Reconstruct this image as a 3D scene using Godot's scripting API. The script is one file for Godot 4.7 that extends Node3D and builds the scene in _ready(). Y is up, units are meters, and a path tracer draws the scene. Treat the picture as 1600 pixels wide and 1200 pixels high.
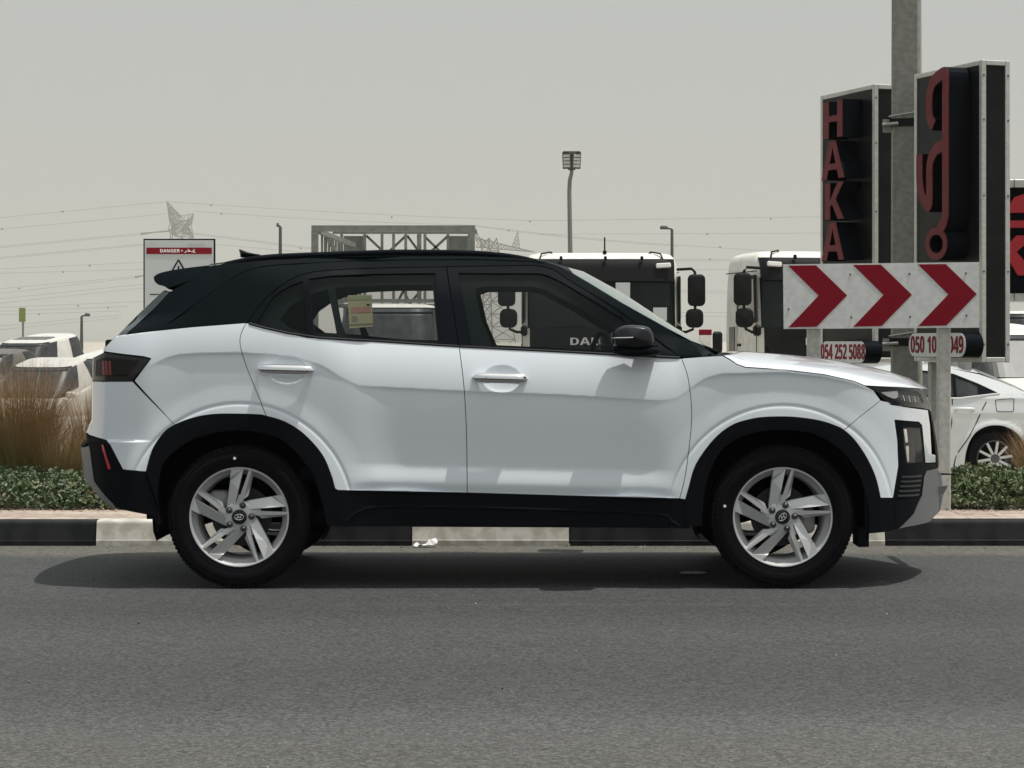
extends Node3D

# ---- the lens: pixel (825, 532) of the 1600 x 1200 photograph is straight ahead at eye height ----
const LENS := 3560.0
const EYE := 1.19
const DIST := 10.9
const MID := -0.9            # centre plane of the white car
const S := 326.6

var M := {}
var rng := RandomNumberGenerator.new()
var taken := {}

func spot(px: float, py: float, z: float) -> Vector3:
	var d := DIST - z
	return Vector3((px - 825.0) * d / LENS, EYE - (py - 532.0) * d / LENS, z)

# ---------------------------------------------------------------- naming
func numbered(called: String) -> String:
	if not taken.has(called):
		taken[called] = 0
		return called
	taken[called] += 1
	return "%s_%03d" % [called, taken[called]]

func tag(o: Node, label: String, category: String, group := "") -> Node:
	o.set_meta("label", label)
	o.set_meta("category", category)
	if group != "":
		o.set_meta("group", group)
	return o

func thing(called: String, label: String, category: String, at := Vector3.ZERO, turn := 0.0, group := "") -> Node3D:
	var o := Node3D.new()
	o.name = numbered(called)
	add_child(o)
	o.position = at
	o.rotation.y = turn
	tag(o, label, category, group)
	return o

func put(called: String, mesh: Mesh, material: Material, parent: Node = null, at := Vector3.ZERO, rot := Vector3.ZERO) -> MeshInstance3D:
	var o := MeshInstance3D.new()
	o.mesh = mesh
	if material != null:
		o.material_override = material
	o.position = at
	o.rotation = rot
	if parent == null:
		o.name = numbered(called)
		add_child(o)
	else:
		o.name = called
		parent.add_child(o, true)
	return o

func dup(root: Node3D, at: Vector3, turn: float, label: String, group := "") -> Node3D:
	var base: String = root.name
	if base.right(4).left(1) == "_" and base.right(3).is_valid_int():
		base = base.left(-4)
	var r: Node3D = root.duplicate()
	r.name = numbered(base)
	add_child(r)
	r.position = at
	r.rotation.y = turn
	r.set_meta("label", label)
	if group != "":
		r.set_meta("group", group)
	return r

# ---------------------------------------------------------------- materials
func mat(c: Color, rough := 0.6, metal := 0.0) -> StandardMaterial3D:
	var m := StandardMaterial3D.new()
	m.albedo_color = c.linear_to_srgb()
	m.roughness = rough
	m.metallic = metal
	return m

func grey(v: float, rough := 0.6, metal := 0.0) -> StandardMaterial3D:
	return mat(Color(v, v, v), rough, metal)

func coat(m: StandardMaterial3D, amount := 1.0, rough := 0.03) -> StandardMaterial3D:
	m.clearcoat_enabled = true
	m.clearcoat = amount
	m.clearcoat_roughness = rough
	return m

func pane(c: Color, alpha: float) -> StandardMaterial3D:
	var m := mat(c, 0.0)
	m.transparency = BaseMaterial3D.TRANSPARENCY_ALPHA
	m.albedo_color.a = alpha
	return m

func noise_tex(seed_: int, freq: float, a: Color, b: Color, size := 512, octaves := 4, lo := 0.3, hi := 0.7) -> NoiseTexture2D:
	var n := FastNoiseLite.new()
	n.seed = seed_
	n.frequency = freq
	n.fractal_octaves = octaves
	var t := NoiseTexture2D.new()
	t.noise = n
	t.width = size
	t.height = size
	t.seamless = true
	var g := Gradient.new()
	g.offsets = PackedFloat32Array([lo, hi])
	g.colors = PackedColorArray([a.linear_to_srgb(), b.linear_to_srgb()])
	t.color_ramp = g
	return t

func weathered(a: Color, b: Color, scale: float, rough: float, seed_: int, metal := 0.0, freq := 0.012) -> StandardMaterial3D:
	var m := StandardMaterial3D.new()
	m.albedo_texture = noise_tex(seed_, freq, a, b)
	m.uv1_triplanar = true
	m.uv1_world_triplanar = true
	m.uv1_scale = Vector3.ONE * scale
	m.roughness = rough
	m.metallic = metal
	return m

# ---------------------------------------------------------------- mesh helpers
class Geo:
	var v := PackedVector3Array()
	var n := PackedVector3Array()
	var c := PackedColorArray()
	var i := PackedInt32Array()
	var coloured := false
	func vert(p: Vector3, nn: Vector3, cc := Color.WHITE) -> int:
		v.append(p)
		n.append(nn)
		c.append(cc)
		return v.size() - 1
	func tri(a: int, b: int, d: int) -> void:
		var f := (v[b] - v[a]).cross(v[d] - v[a])
		if f.dot(n[a] + n[b] + n[d]) > 0.0:
			i.append_array([a, d, b])
		else:
			i.append_array([a, b, d])
	func flat(a: Vector3, b: Vector3, d: Vector3, cc := Color.WHITE, out := Vector3.ZERO) -> void:
		var f := (b - a).cross(d - a).normalized()
		if out != Vector3.ZERO and f.dot(out) < 0.0:
			f = -f
		tri(vert(a, f, cc), vert(b, f, cc), vert(d, f, cc))
	func quad(a: Vector3, b: Vector3, d: Vector3, e: Vector3, cc := Color.WHITE, out := Vector3.ZERO) -> void:
		flat(a, b, d, cc, out)
		flat(a, d, e, cc, out)
	func box(mid: Vector3, size: Vector3, turn := Basis.IDENTITY, cc := Color.WHITE) -> void:
		var h := size * 0.5
		for ax in 3:
			for s in [-1.0, 1.0]:
				var nn := Vector3.ZERO
				nn[ax] = s
				var u := Vector3.ZERO
				u[(ax + 1) % 3] = h[(ax + 1) % 3]
				var w := Vector3.ZERO
				w[(ax + 2) % 3] = h[(ax + 2) % 3]
				var o := nn * h[ax]
				quad(mid + turn * (o - u - w), mid + turn * (o + u - w), mid + turn * (o + u + w), mid + turn * (o - u + w), cc, turn * nn)
	func bar(a: Vector3, b: Vector3, w: float, h: float) -> void:
		var d := b - a
		var y := d.normalized()
		var x := y.cross(Vector3(0, 0, 1) if absf(y.z) < 0.9 else Vector3.UP).normalized()
		box((a + b) * 0.5, Vector3(w, d.length(), h), Basis(x, y, x.cross(y)))
	func tube(path: Array, radii: Array, sides := 8, squash := Vector3.ONE) -> void:
		var rings := []
		for k in path.size():
			var d: Vector3 = (path[mini(k + 1, path.size() - 1)] - path[maxi(k - 1, 0)]).normalized()
			var x := d.cross(Vector3.UP if absf(d.y) < 0.9 else Vector3.RIGHT).normalized()
			var y := x.cross(d)
			var ring := []
			for s in sides:
				var a := TAU * s / sides
				var nn := x * cos(a) + y * sin(a)
				var r: float = radii[k] if k < radii.size() else radii[-1]
				ring.append(vert(path[k] + nn * r * squash, nn))
			rings.append(ring)
		for k in rings.size() - 1:
			for s in sides:
				var t := (s + 1) % sides
				tri(rings[k][s], rings[k + 1][s], rings[k + 1][t])
				tri(rings[k][s], rings[k + 1][t], rings[k][t])
		for e in [0, rings.size() - 1]:
			var mid := Vector3.ZERO
			for s in sides:
				mid += v[rings[e][s]]
			mid /= sides
			var out: Vector3 = (path[0] - path[1]) if e == 0 else (path[-1] - path[-2])
			for s in sides:
				flat(mid, v[rings[e][s]], v[rings[e][(s + 1) % sides]], Color.WHITE, out)
	func lathe(profile: Array, sides := 48, axis := 2, from := 0.0, span := TAU) -> void:
		# profile of (radius, along) pairs, turned about z (axis 2) or y (axis 1)
		var cols := sides if span < TAU - 0.01 else sides
		for k in profile.size() - 1:
			var p: Vector2 = profile[k]
			var q: Vector2 = profile[k + 1]
			var e := (q - p).normalized()
			var pn := Vector2(-e.y, e.x) * -1.0
			for s in cols:
				var ids := []
				for w in [[p, s], [q, s], [q, s + 1], [p, s + 1]]:
					var a: float = from + span * w[1] / sides
					var r: Vector2 = w[0]
					var pos := Vector3(r.x * cos(a), r.x * sin(a), r.y)
					var nn := Vector3(pn.x * cos(a), pn.x * sin(a), pn.y)
					if axis == 1:
						pos = Vector3(pos.x, pos.z, -pos.y)
						nn = Vector3(nn.x, nn.z, -nn.y)
					ids.append(vert(pos, -nn if false else nn))
				tri(ids[0], ids[1], ids[2])
				tri(ids[0], ids[2], ids[3])
	func slab(poly: Array, z0: float, z1: float) -> void:
		# a flat outline in x and y given thickness from z0 (front) back to z1
		var pk := PackedVector2Array(poly)
		var t := Geometry2D.triangulate_polygon(pk)
		for k in range(0, t.size(), 3):
			for f in [[z0, Vector3(0, 0, 1)], [z1, Vector3(0, 0, -1)]]:
				var a := pk[t[k]]
				var b := pk[t[k + 1]]
				var d := pk[t[k + 2]]
				flat(Vector3(a.x, a.y, f[0]), Vector3(b.x, b.y, f[0]), Vector3(d.x, d.y, f[0]), Color.WHITE, f[1])
		var cw := Geometry2D.is_polygon_clockwise(pk)
		for k in pk.size():
			var a := pk[k]
			var b := pk[(k + 1) % pk.size()]
			var e := (b - a).normalized()
			var out := Vector3(e.y, -e.x, 0) * (-1.0 if cw else 1.0)
			quad(Vector3(a.x, a.y, z0), Vector3(b.x, b.y, z0), Vector3(b.x, b.y, z1), Vector3(a.x, a.y, z1), Color.WHITE, out)
	func pillow(poly: Array, depth: float, steps := 6, power := 2.5, flat_back := false) -> void:
		# a rounded solid: the outline swells along z like a cushion
		var c2 := Vector2.ZERO
		for p in poly:
			c2 += p
		c2 /= poly.size()
		var rings := []
		for k in range(0 if not flat_back else steps, steps * 2 + 1):
			var t := -1.0 + float(k) / steps
			var s := pow(maxf(0.0, 1.0 - pow(absf(t), power)), 1.0 / power)
			s = maxf(s, 0.02)
			var ring := []
			for p in poly:
				var q: Vector2 = c2 + (p - c2) * s
				ring.append(Vector3(q.x, q.y, t * depth * 0.5))
			rings.append(ring)
		smooth_rings(rings, true)
	func smooth_rings(rings: Array, closed: bool, capped := true) -> void:
		var rows := rings.size()
		var cols: int = rings[0].size()
		var ids := []
		var mid := Vector3.ZERO
		for r in rings:
			for p in r:
				mid += p
		mid /= rows * cols
		var nn := []
		var total := 0.0
		for r in rows:
			for s in cols:
				var a: Vector3 = rings[r][(s + 1) % cols] if closed else rings[r][mini(s + 1, cols - 1)]
				var b: Vector3 = rings[r][(s - 1 + cols) % cols] if closed else rings[r][maxi(s - 1, 0)]
				var du := a - b
				var dv: Vector3 = rings[mini(r + 1, rows - 1)][s] - rings[maxi(r - 1, 0)][s]
				var m := du.cross(dv).normalized()
				nn.append(m)
				total += m.dot(rings[r][s] - mid)
		var sg := 1.0 if total >= 0.0 else -1.0
		for r in rows:
			for s in cols:
				ids.append(vert(rings[r][s], nn[r * cols + s] * sg))
		for r in rows - 1:
			for s in (cols if closed else cols - 1):
				var t := (s + 1) % cols
				var a2: int = ids[r * cols + s]
				var b2: int = ids[(r + 1) * cols + s]
				var c2: int = ids[(r + 1) * cols + t]
				var d2: int = ids[r * cols + t]
				tri(a2, b2, c2)
				tri(a2, c2, d2)
		if closed and capped:
			for r in [0, rows - 1]:
				var m2 := Vector3.ZERO
				for p in rings[r]:
					m2 += p
				m2 /= cols
				for s in cols:
					flat(m2, rings[r][s], rings[r][(s + 1) % cols], Color.WHITE, m2 - mid)
	func mesh(mirror_z := 1e9) -> ArrayMesh:
		var vv := v
		var mn := n
		var ii := i
		if mirror_z < 1e8:
			vv = PackedVector3Array()
			mn = PackedVector3Array()
			for p in v:
				vv.append(Vector3(p.x, p.y, 2.0 * mirror_z - p.z))
			for p in n:
				mn.append(Vector3(p.x, p.y, -p.z))
			ii = PackedInt32Array()
			for k in range(0, i.size(), 3):
				ii.append_array([i[k], i[k + 2], i[k + 1]])
		var a := []
		a.resize(Mesh.ARRAY_MAX)
		a[Mesh.ARRAY_VERTEX] = vv
		a[Mesh.ARRAY_NORMAL] = mn
		if coloured:
			a[Mesh.ARRAY_COLOR] = c
		a[Mesh.ARRAY_INDEX] = ii
		var m := ArrayMesh.new()
		m.add_surface_from_arrays(Mesh.PRIMITIVE_TRIANGLES, a)
		return m

func box_mesh(size: Vector3, bevel := 0.0) -> Mesh:
	var g := Geo.new()
	if bevel <= 0.0:
		g.box(Vector3.ZERO, size)
		return g.mesh()
	return soft_box(size, bevel)

func soft_box(size: Vector3, r: float) -> ArrayMesh:
	# a box with chamfered edges
	var g := Geo.new()
	var h := size * 0.5
	var k := h - Vector3.ONE * r
	for ax in 3:
		var b := (ax + 1) % 3
		var c := (ax + 2) % 3
		for s in [-1.0, 1.0]:
			var q := []
			for w in [[-1, -1], [1, -1], [1, 1], [-1, 1]]:
				var p := Vector3.ZERO
				p[ax] = s * h[ax]
				p[b] = w[0] * k[b]
				p[c] = w[1] * k[c]
				q.append(p)
			var nn := Vector3.ZERO
			nn[ax] = s
			g.quad(q[0], q[1], q[2], q[3], Color.WHITE, nn)
		for s in [-1.0, 1.0]:
			for t in [-1.0, 1.0]:
				var q2 := []
				for w in [[0, -1], [1, -1], [1, 1], [0, 1]]:
					var p := Vector3.ZERO
					p[b] = s * (h[b] if w[0] == 0 else k[b])
					p[c] = t * (k[c] if w[0] == 0 else h[c])
					p[ax] = w[1] * k[ax]
					q2.append(p)
				var n2 := Vector3.ZERO
				n2[b] = s
				n2[c] = t
				g.quad(q2[0], q2[1], q2[2], q2[3], Color.WHITE, n2)
	for s in [-1.0, 1.0]:
		for t in [-1.0, 1.0]:
			for w in [-1.0, 1.0]:
				g.flat(Vector3(s * h.x, t * k.y, w * k.z), Vector3(s * k.x, t * h.y, w * k.z), Vector3(s * k.x, t * k.y, w * h.z), Color.WHITE, Vector3(s, t, w))
	return g.mesh()

func rounded(w: float, h: float, r: float, n := 5) -> Array:
	var out := []
	for c in [[1, 1, 0.0], [-1, 1, 90.0], [-1, -1, 180.0], [1, -1, 270.0]]:
		for k in n:
			var a := deg_to_rad(c[2] + 90.0 * k / (n - 1))
			out.append(Vector2(c[0] * (w / 2 - r) + r * cos(a), c[1] * (h / 2 - r) + r * sin(a)))
	return out

func spline(flat_list: Array, per := 6) -> Array:
	# a Catmull-Rom curve through pairs of numbers
	var p := []
	for k in range(0, flat_list.size(), 2):
		p.append(Vector2(flat_list[k], flat_list[k + 1]))
	var out := []
	for k in p.size() - 1:
		var a: Vector2 = p[maxi(k - 1, 0)]
		var d: Vector2 = p[mini(k + 2, p.size() - 1)]
		for s in per:
			out.append(p[k].cubic_interpolate(p[k + 1], a, d, float(s) / per))
	out.append(p[-1])
	return out

func line(flat_list: Array) -> Array:
	var p := []
	for k in range(0, flat_list.size(), 2):
		p.append(Vector2(flat_list[k], flat_list[k + 1]))
	return p

func back(a: Array) -> Array:
	var b := a.duplicate()
	b.reverse()
	return b

func text_mesh(words: String, size: float, depth: float, bold := true, serif := false) -> TextMesh:
	var t := TextMesh.new()
	var f := SystemFont.new()
	f.font_names = PackedStringArray(["Droid Serif" if serif else "Droid Sans"])
	f.font_weight = 700 if bold else 400
	t.font = f
	t.text = words
	t.font_size = 64
	t.pixel_size = size / 64.0
	t.depth = depth
	t.curve_step = 1.0
	return t

# ================================================================ the scene
func _ready() -> void:
	rng.seed = 7
	# camera
	var cam := Camera3D.new()
	cam.name = "camera"
	cam.projection = Camera3D.PROJECTION_FRUSTUM
	cam.near = 0.1
	cam.far = 6000.0
	cam.size = 1200.0 / LENS * 0.1
	cam.frustum_offset = Vector2(-25.0, -68.0) / LENS * 0.1
	cam.position = Vector3(0, EYE, DIST)
	add_child(cam)
	cam.current = true
	# sky, haze and exposure
	var env := Environment.new()
	var sky := Sky.new()
	var sm := ProceduralSkyMaterial.new()
	sm.sky_top_color = Color(0.41, 0.475, 0.52).linear_to_srgb()
	sm.sky_horizon_color = Color(0.56, 0.555, 0.52).linear_to_srgb()
	sm.sky_curve = 0.25
	sm.ground_horizon_color = Color(0.45, 0.44, 0.40).linear_to_srgb()
	sm.ground_bottom_color = Color(0.2, 0.19, 0.17).linear_to_srgb()
	sm.sky_energy_multiplier = 1.0
	sm.sun_angle_max = 75.0
	sm.sun_curve = 0.75
	sky.sky_material = sm
	env.background_mode = Environment.BG_SKY
	env.sky = sky
	env.tonemap_mode = Environment.TONE_MAPPER_LINEAR
	env.tonemap_exposure = 1.0
	env.sdfgi_enabled = true
	env.ssao_enabled = true
	env.ssil_enabled = true
	env.fog_enabled = true
	env.fog_density = 0.00024
	env.fog_light_color = Color(0.93, 0.92, 0.87)
	var we := WorldEnvironment.new()
	we.name = "world_environment"
	we.environment = env
	add_child(we)
	var sun := DirectionalLight3D.new()
	sun.name = "sun"
	sun.light_energy = 1.25
	sun.light_color = Color(1.0, 0.985, 0.955)
	sun.light_angular_distance = 0.6
	sun.shadow_enabled = true
	add_child(sun)
	var towards := Vector3(0.28, 1.0, 0.092).normalized()
	sun.look_at_from_position(towards * 50.0, Vector3.ZERO, Vector3.FORWARD)
	materials()
	ground()
	signs()
	distance()
	vehicles()
	planting()
	white_car()
	litter()

# ================================================================ materials and ground
func materials() -> void:
	M.paint = coat(mat(Color(0.74, 0.79, 0.85), 0.36, 0.0), 1.0, 0.02)
	M.paint.rim_enabled = false
	M.black_paint = coat(mat(Color(0.003, 0.006, 0.008), 0.5), 0.1, 0.03)
	M.black_paint.metallic_specular = 0.08
	M.black_gloss = coat(mat(Color(0.006, 0.007, 0.010), 0.3), 0.35, 0.02)
	M.black_gloss.metallic_specular = 0.35
	M.black_satin = mat(Color(0.006, 0.008, 0.011), 0.45)
	M.black_satin.metallic_specular = 0.10
	M.cladding = mat(Color(0.006, 0.007, 0.009), 0.62)
	M.cladding.metallic_specular = 0.12
	M.rib = mat(Color(0.030, 0.031, 0.033), 0.5)
	M.liner = mat(Color(0.006, 0.006, 0.007), 0.9)
	M.liner.metallic_specular = 0.1
	M.skid = mat(Color(0.15, 0.155, 0.165), 0.45, 0.2)
	M.chrome = mat(Color(0.80, 0.81, 0.83), 0.08, 1.0)
	M.alloy = mat(Color(0.56, 0.57, 0.575), 0.45, 0.5)
	M.nut = mat(Color(0.10, 0.10, 0.11), 0.35, 0.8)
	M.disc = mat(Color(0.03, 0.03, 0.03), 0.5, 0.6)
	M.caliper = mat(Color(0.28, 0.28, 0.27), 0.6, 0.3)
	M.tyre = mat(Color(0.006, 0.006, 0.008), 0.85)
	M.tyre.metallic_specular = 0.2
	M.dot = mat(Color(0.85, 0.85, 0.85), 0.6)
	M.glass = pane(Color(0.008, 0.018, 0.018), 0.20)
	M.glass.metallic_specular = 0.22
	M.windscreen_glass = pane(Color(0.38, 0.47, 0.43), 0.5)  # pale, half opaque colour carries the sky reflected in the glass
	M.dark_glass = coat(mat(Color(0.02, 0.028, 0.026), 0.1), 1.0, 0.02)
	M.lamp_glass = pane(Color(0.8, 0.82, 0.84), 0.05)
	M.lamp_glass.metallic_specular = 0.3
	M.tail_glass = pane(Color(0.010, 0.008, 0.009), 0.40)
	M.tail_glass.metallic_specular = 0.3
	M.lamp_dark = mat(Color(0.008, 0.008, 0.009), 0.35, 0.0)
	M.lamp_dark.metallic_specular = 0.15
	M.lamp_silver = mat(Color(0.66, 0.67, 0.69), 0.25, 0.6)
	M.red_lens = coat(mat(Color(0.55, 0.012, 0.03), 0.25), 1.0, 0.03)
	M.sticker = mat(Color(0.17, 0.165, 0.085), 0.6)
	M.sticker_red = mat(Color(0.18, 0.085, 0.06), 0.6)
	M.sticker_green = mat(Color(0.11, 0.13, 0.06), 0.6)
	M.sticker_dark = mat(Color(0.09, 0.085, 0.05), 0.6)
	M.interior = mat(Color(0.008, 0.011, 0.012), 0.8)
	M.interior.metallic_specular = 0.1
	M.headliner = mat(Color(0.010, 0.013, 0.013), 0.9)
	M.seat = mat(Color(0.085, 0.085, 0.082), 0.8)
	# surroundings
	M.kerb_black = weathered(Color(0.012, 0.0135, 0.0145), Color(0.021, 0.023, 0.024), 0.9, 0.6, 31)
	M.kerb_black.metallic_specular = 0.25
	M.kerb_white = weathered(Color(0.40, 0.38, 0.33), Color(0.60, 0.58, 0.53), 1.2, 0.8, 32)
	M.kerb_foot = weathered(Color(0.13, 0.125, 0.11), Color(0.24, 0.23, 0.20), 1.6, 0.9, 33)
	M.paver = weathered(Color(0.31, 0.245, 0.205), Color(0.41, 0.335, 0.285), 1.5, 0.9, 34)
	M.sand = weathered(Color(0.36, 0.33, 0.285), Color(0.46, 0.425, 0.37), 0.15, 0.95, 35)
	M.soil = weathered(Color(0.10, 0.07, 0.045), Color(0.22, 0.16, 0.11), 2.0, 0.95, 36)

func asphalt() -> StandardMaterial3D:
	# stone chips in bitumen, 1024 pixels to about 2.6 metres
	var n := 1024
	var bytes := PackedByteArray()
	bytes.resize(n * n * 3)
	var r := RandomNumberGenerator.new()
	r.seed = 99
	var coarse := FastNoiseLite.new()
	coarse.seed = 5
	coarse.frequency = 0.22
	coarse.noise_type = FastNoiseLite.TYPE_CELLULAR
	coarse.cellular_return_type = FastNoiseLite.RETURN_CELL_VALUE
	coarse.fractal_type = FastNoiseLite.FRACTAL_NONE
	var im := coarse.get_seamless_image(n, n)
	var cd := im.get_data()
	var stride := cd.size() / (n * n)
	for k in n * n:
		var v := 0.68 + 0.32 * cd[k * stride] / 255.0
		v *= 0.74 + 0.52 * r.randf()
		if r.randf() < 0.006:
			v *= 1.5
		var b := clampf(v * 182.0, 0.0, 255.0)
		bytes[k * 3] = int(b)
		bytes[k * 3 + 1] = int(b)
		bytes[k * 3 + 2] = int(b)
	var img := Image.create_from_data(n, n, false, Image.FORMAT_RGB8, bytes)
	var m := StandardMaterial3D.new()
	m.albedo_texture = ImageTexture.create_from_image(img)
	m.vertex_color_use_as_albedo = true
	m.uv1_triplanar = true
	m.uv1_world_triplanar = true
	m.uv1_scale = Vector3.ONE * 0.38
	m.roughness = 0.78
	m.metallic_specular = 0.4
	return m

func structure(o: Node) -> Node:
	o.set_meta("kind", "structure")
	return o

func ground() -> void:
	# the road: one sheet, its wear told by vertex colours
	var g := Geo.new()
	g.coloured = true
	var worn := FastNoiseLite.new()
	worn.seed = 11
	worn.frequency = 0.35
	worn.fractal_octaves = 4
	var xs := []
	var x := -60.0
	while x <= 60.01:
		xs.append(x)
		x += 0.12 if absf(x) < 5.0 else 1.0
	var zs := []
	var z := -2.30
	while z <= 34.0:
		zs.append(z)
		z += 0.06 if z < 5.0 else 1.0
	for zz in zs:
		for xx in xs:
			var b := 0.166
			b *= 1.0 + 0.12 * worn.get_noise_2d(xx * 0.4, zz * 2.0) + 0.05 * worn.get_noise_2d(xx * 3.0 + 50.0, zz * 7.0)
			# polished wheel paths, and the older open-textured strip near the camera
			b *= 1.0 - 0.14 * exp(-pow((zz - 0.9) / 0.5, 2.0)) - 0.10 * exp(-pow((zz - 2.9) / 0.45, 2.0))
			b *= 1.0 + 0.40 * ss(3.2, 4.1, zz + 0.25 * worn.get_noise_2d(xx, 7.0))
			var dust := ss(-1.55, -1.95, zz + 0.22 * worn.get_noise_2d(xx * 2.0, zz * 2.0))
			var col := Color(b * 0.955, b, b * 1.0).lerp(Color(0.33, 0.31, 0.265), dust * 0.8)
			col = col.lerp(Color(b * 1.01, b, b * 0.955), ss(3.0, 4.4, zz))
			# a pale scuffed streak along the lane
			var streak := exp(-pow((zz - 0.62 - 0.004 * xx) / 0.035, 2.0)) * ss(-0.95, -0.7, xx) * (1.0 - ss(1.2, 1.7, xx))
			col = col.lerp(Color(0.22, 0.22, 0.215), streak * (0.35 + 0.3 * worn.get_noise_2d(xx * 6.0, 3.0)))
			g.vert(Vector3(xx, 0, zz), Vector3.UP, col)
	var w := xs.size()
	for r in zs.size() - 1:
		for c in w - 1:
			g.tri(r * w + c, (r + 1) * w + c, (r + 1) * w + c + 1)
			g.tri(r * w + c, (r + 1) * w + c + 1, r * w + c + 1)
	M.asphalt = asphalt()
	structure(put("road", g.mesh(), M.asphalt))
	# kerb of black and white stones
	var kerb := Node3D.new()
	kerb.name = "kerb"
	add_child(kerb)
	structure(kerb)
	var len := 247.0 * 13.2 / LENS
	var first := spot(643, 853, -2.3).x
	var stone := Geo.new()
	var pr := [Vector2(0.0, -0.05), Vector2(0.0, 0.030), Vector2(0.003, 0.034), Vector2(0.022, 0.128), Vector2(0.027, 0.138), Vector2(0.038, 0.144), Vector2(0.15, 0.146), Vector2(0.15, -0.05)]
	for k in pr.size():
		var a: Vector2 = pr[k]
		var b: Vector2 = pr[(k + 1) % pr.size()]
		var e := (b - a).normalized()
		var h := len / 2 - 0.004
		g = stone
		g.quad(Vector3(-h, a.y, -a.x), Vector3(h, a.y, -a.x), Vector3(h, b.y, -b.x), Vector3(-h, b.y, -b.x), Color.WHITE, Vector3(0, e.x, e.y))
	for s in [-1.0, 1.0]:
		for k in range(1, pr.size() - 1):
			var h: float = (len / 2 - 0.004) * s
			stone.flat(Vector3(h, pr[0].y, 0), Vector3(h, pr[k].y, -pr[k].x), Vector3(h, pr[k + 1].y, -pr[k + 1].x), Color.WHITE, Vector3(s, 0, 0))
	var sm := stone.mesh()
	for k in range(-14, 15):
		var o := put("kerb_stone", sm, M.kerb_white if k % 2 == 0 else M.kerb_black, kerb, Vector3(first + (k + 0.5) * len, rng.randf_range(-0.002, 0.002), -2.298 + rng.randf_range(-0.002, 0.002)))
		o.rotation.y = rng.randf_range(-0.002, 0.002)
		o.set_meta("label", "white painted kerb stone" if k % 2 == 0 else "black painted kerb stone")
	# pavement of pinkish concrete pavers
	var walk := Node3D.new()
	walk.name = "pavement"
	add_child(walk)
	structure(walk)
	var pv := []
	for k in 3:
		pv.append(soft_box(Vector3(0.396, 0.06, 0.196), 0.006))
	var tones := [M.paver, weathered(Color(0.34, 0.275, 0.23), Color(0.44, 0.365, 0.31), 1.5, 0.9, 41), weathered(Color(0.28, 0.22, 0.185), Color(0.37, 0.305, 0.26), 1.5, 0.9, 42)]
	for r in 4:
		for k in 36:
			put("paver", pv[0], tones[rng.randi() % 3], walk, Vector3(-7.2 + k * 0.4 + (r % 2) * 0.2, 0.112 + rng.randf_range(-0.002, 0.002), -2.55 - r * 0.2))
	g = Geo.new()
	g.box(Vector3(0, 0.05, -2.85), Vector3(60, 0.10, 0.8))
	structure(put("pavement_bed", g.mesh(), M.soil))
	# bed of the planting, and the sandy lot that lies lower behind it
	g = Geo.new()
	var far := 3000.0
	var steps := [Vector2(-3.24, 0.125), Vector2(-4.6, 0.13), Vector2(-6.5, -0.30), Vector2(-9.0, -0.47), Vector2(-60.0, -0.5), Vector2(-far, -0.5)]
	for k in steps.size() - 1:
		g.quad(Vector3(-far, steps[k].y, steps[k].x), Vector3(far, steps[k].y, steps[k].x), Vector3(far, steps[k + 1].y, steps[k + 1].x), Vector3(-far, steps[k + 1].y, steps[k + 1].x), Color.WHITE, Vector3.UP)
	g.quad(Vector3(-far, -0.02, far), Vector3(far, -0.02, far), Vector3(far, -0.02, 33.9), Vector3(-far, -0.02, 33.9), Color.WHITE, Vector3.UP)
	structure(put("ground", g.mesh(), M.sand))

# ================================================================ signs and posts
func stroke(path: Array, w: float, z0: float, z1: float, called: String, m: Material, parent: Node, round_ends := false) -> void:
	var g := Geo.new()
	for q in Geometry2D.offset_polyline(PackedVector2Array(path), w / 2, Geometry2D.JOIN_ROUND, Geometry2D.END_ROUND if round_ends else Geometry2D.END_BUTT):
		if not Geometry2D.is_polygon_clockwise(q):
			g.slab(Array(q), z0, z1)
	put(called, g.mesh(), m, parent)

func sign_case(o: Node3D, w: float, h: float, d: float) -> void:
	# an aluminium framed box: front face in the plane z = 0, lower left corner at the origin
	var g := Geo.new()
	g.box(Vector3(w / 2, h / 2, -d / 2), Vector3(w - 0.016, h - 0.016, d - 0.016))
	put("case", g.mesh(), M.sign_face, o)
	var f := 0.035
	for x in [f / 2, w - f / 2]:
		for z in [-f / 2, -d + f / 2]:
			put("frame_bar", soft_box(Vector3(f, h, f), 0.004), M.alu, o, Vector3(x, h / 2, z))
	for y in [f / 2, h - f / 2]:
		for z in [-f / 2, -d + f / 2]:
			put("frame_bar", soft_box(Vector3(w - 2 * f - 0.002, f - 0.003, f - 0.003), 0.003), M.alu, o, Vector3(w / 2, y, z))
		for x in [f / 2, w - f / 2]:
			put("frame_bar", soft_box(Vector3(f - 0.003, f - 0.003, d - 2 * f - 0.002), 0.003), M.alu, o, Vector3(x, y, -d / 2))
	for y in [0.12, 0.6, 1.1, 1.6, h - 0.1]:
		var s := CylinderMesh.new()
		s.top_radius = 0.007
		s.bottom_radius = 0.007
		s.height = 0.004
		s.radial_segments = 10
		put("rivet", s, M.nut, o, Vector3(w + 0.001, y, -d + 0.016), Vector3(0, 0, PI / 2))
		put("rivet", s, M.nut, o, Vector3(w + 0.001, y, -0.016), Vector3(0, 0, PI / 2))

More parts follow.
